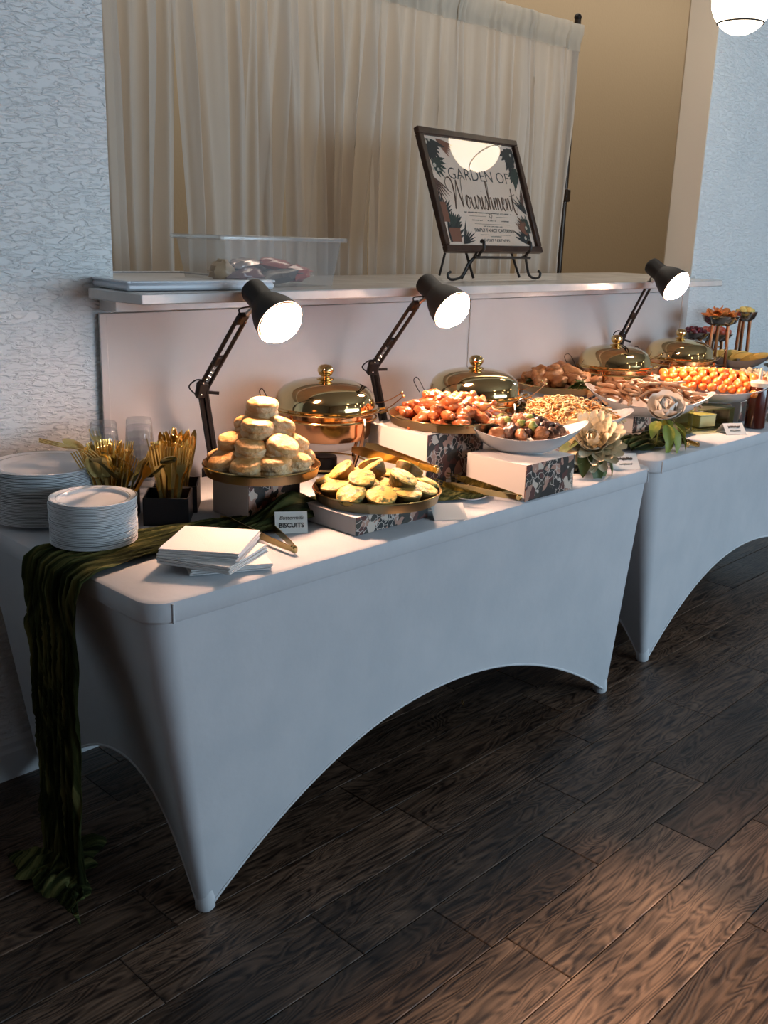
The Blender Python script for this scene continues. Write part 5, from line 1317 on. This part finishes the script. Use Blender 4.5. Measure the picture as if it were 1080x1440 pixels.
spray(-hw+.02, bt+.01, 0.2, 1.5, 5, 0.12, 0.012, 1); spray(-hw+.05, bt+.06, 0.1, 1.9, 7, 0.075, 0.012, 0); spray(-hw+.004, bt+.10, 0.3, 1.5, 5, 0.085, 0.010, 1); spray(-hw+.09, bt+.004, 0.1, 1.2, 5, 0.085, 0.006, 1)
spray(hw-.02, bt+.004, 1.6, 2.9, 5, 0.10, 0.013, 1); spray(hw-.004, bt+.05, 1.7, 2.9, 6, 0.09, 0.012, 0); spray(hw-.03, bt+.04, 1.5, 2.7, 6, 0.075, 0.008, 2); spray(hw-.004, bt+.12, 1.7, 2.6, 4, 0.085, 0.008, 1)
m = MB()
for (x, y, r) in ((-hw+.012, ht-.02, .007), (-hw+.03, ht-.012, .005), (-hw+.03, ht-.10, .008), (-hw+.045, ht-.115, .007), (hw-.02, ht-.03, .006), (hw-.05, bt+.03, .007), (hw-.03, bt+.02, .006), (hw-.03, bt+.07, .007), (-hw+.02, ht-.115, .006)):
    m.poly([(x+r*math.cos(q*PI/5), y+r*math.sin(q*PI/5)) for q in range(10)], 0.0003)
onsign(m.obj('berry_print', PG[3], sg), 0, 0, PZ+0.0016)
pot = MB().poly([(-0.025, 0), (0.025, 0), (0.032, 0.05), (-0.032, 0.05)], 0.0003, TR((-hw+.055, bt+.01, 0))); pot.poly([(-0.02, 0), (0.02, 0), (0.018, 0.07), (-0.018, 0.07)], 0.0003, TR((-hw+.022, bt+.08, 0)))
onsign(pot.obj('pot_print', PG[2], sg), 0, 0, PZ+0.0010)
random.seed(33)
# easel
ez = thing('iron_easel', 'black wrought iron easel with scroll feet under the framed sign', 'easel', (sx0+SW/2, 0.80, SZ+0.0005))
def scroll(x, s, y=-0.02):   # front leg ending in a curled foot, with a hook that carries the frame
    fy = -0.012
    pts = catmull([(x-s*0.115, fy, 0.032), (x-s*0.128, fy, 0.024), (x-s*0.122, fy, 0.010), (x-s*0.095, fy, 0.006), (x-s*0.055, fy-0.002, 0.018), (x-s*0.028, fy-0.006, 0.060), (x-s*0.008, fy-0.016, 0.080), (x+s*0.012, -0.038, 0.081)], 6)
    return pts
for s in (1, -1):
    x = -s*0.14
    lg = MB().tube(scroll(x, s), 0.0048, 8).obj('scroll_leg', IRON, ez)
    hk = catmull([(x+s*0.004, -0.035, 0.082), (x+s*0.004, -0.040, 0.095), (x+s*0.004, -0.046, 0.100), (x+s*0.004, -0.056, 0.112), (x+s*0.004, -0.054, 0.132), (x+s*0.004, -0.046, 0.138), (x+s*0.004, -0.043, 0.130)], 5)
    MB().tube(hk, 0.0055, 8).obj('hook', IRON, ez)
    MB().tube([(x+s*0.004, -0.018, 0.082), (x+s*0.004, -0.032, 0.086)], 0.0045, 8).obj('hook_arm', IRON, ez)
    MB().tube([(x+s*0.006, -0.015, 0.01), (x+s*0.02, 0.175, 0.40)], 0.0045, 8).obj('back_upright', IRON, ez)
MB().tube([(-0.16, -0.038, 0.081), (0.16, -0.038, 0.081)], 0.0045, 8).obj('crossbar', IRON, ez)
MB().tube([(-0.12, -0.015, 0.10), (-0.12, 0.05, 0.004)], 0.0045, 8).obj('rear_leg', IRON, ez)
MB().tube([(0.0, 0.162, 0.36), (0.0, 0.26, 0.004)], 0.0045, 8).obj('rear_leg', IRON, ez)
MB().tube([(-0.13, 0.162, 0.36), (0.13, 0.162, 0.36)], 0.0045, 8).obj('top_bar', IRON, ez)

# ------------------------------------------------------------------ pendant lamps hanging in the room
def pendant(x, y, z, label):
    t = thing('pendant_lamp', label, 'pendant lamp', (x, y, z), 0, 'white glass pendants')
    R = 0.116
    MB().lathe([(R*0.72, -0.062), (R*0.86, -0.040), (R*0.97, -0.010), (R, 0.03), (R*0.97, 0.075), (R*0.85, 0.115), (R*0.62, 0.145), (R*0.38, 0.16), (R*0.30, 0.165)], 48).obj('globe', GLOBE, t, 180)
    MB().lathe([(R*0.70, -0.064), (R*0.66, -0.072), (R*0.48, -0.088), (R*0.30, -0.098), (R*0.12, -0.1025), (0, -0.103)], 48).obj('lower_glass', GLOBE, t, 180)
    MB().tube([(R*0.735*math.cos(a), R*0.735*math.sin(a), -0.062) for a in [2*PI*i/48 for i in range(48)]], 0.0035, 8, True).obj('ring', BLACKM, t)
    MB().lathe([(R*0.32, 0.160), (R*0.34, 0.17), (R*0.30, 0.20), (0.012, 0.215), (0.012, 0.23)], 28).obj('cap', BLACKM, t)
    MB().tube([(0, 0, 0.22), (0, 0, CEIL-z-0.02)], 0.006, 8).obj('stem', BLACKM, t)
    MB().lathe([(0, CEIL-z), (0.06, CEIL-z), (0.06, CEIL-z-0.012), (0.02, CEIL-z-0.03), (0, CEIL-z-0.03)], 24).obj('ceiling_rose', BLACKM, t)
pendant(3.00, 0.475, 2.293, 'white glass pendant lamp with black ring, top right corner')
for i, (x, y) in enumerate([(1.7, -2.3), (3.6, -2.6), (5.9, -2.3), (1.7, -4.1), (3.8, -4.1), (5.9, -4.1)]):
    pendant(x, y, 2.42, 'white glass pendant lamp hanging farther out in the room, %s row' % ('near' if i < 3 else 'far'))

# ------------------------------------------------------------------ odds and ends on the floor
t = thing('floor_bin', 'black rounded bin on the floor, cut by the left edge', 'bin', (-0.20, 0.54, 0.0))
MB().lathe([(0, 0), (0.072, 0), (0.082, 0.01), (0.088, 0.03), (0.080, 0.055), (0.05, 0.068), (0, 0.07)], 32).obj('body', BLACK, t)
MB().lathe([(0.02, 0.069), (0.02, 0.076), (0, 0.077)], 16).obj('knob', BLACK, t)
tag(MB().tube([(0.010*math.cos(a), 0.007*math.sin(a), 0.0) for a in [2*PI*i/20 for i in range(20)]], 0.0016, 6, True).obj('wire_ring', GOLD, None, 60, (1.284, 0.28, 0.009), (1.2, 0, 0.6)), 'tiny wire ring lying on the floor under the front table', 'ring')
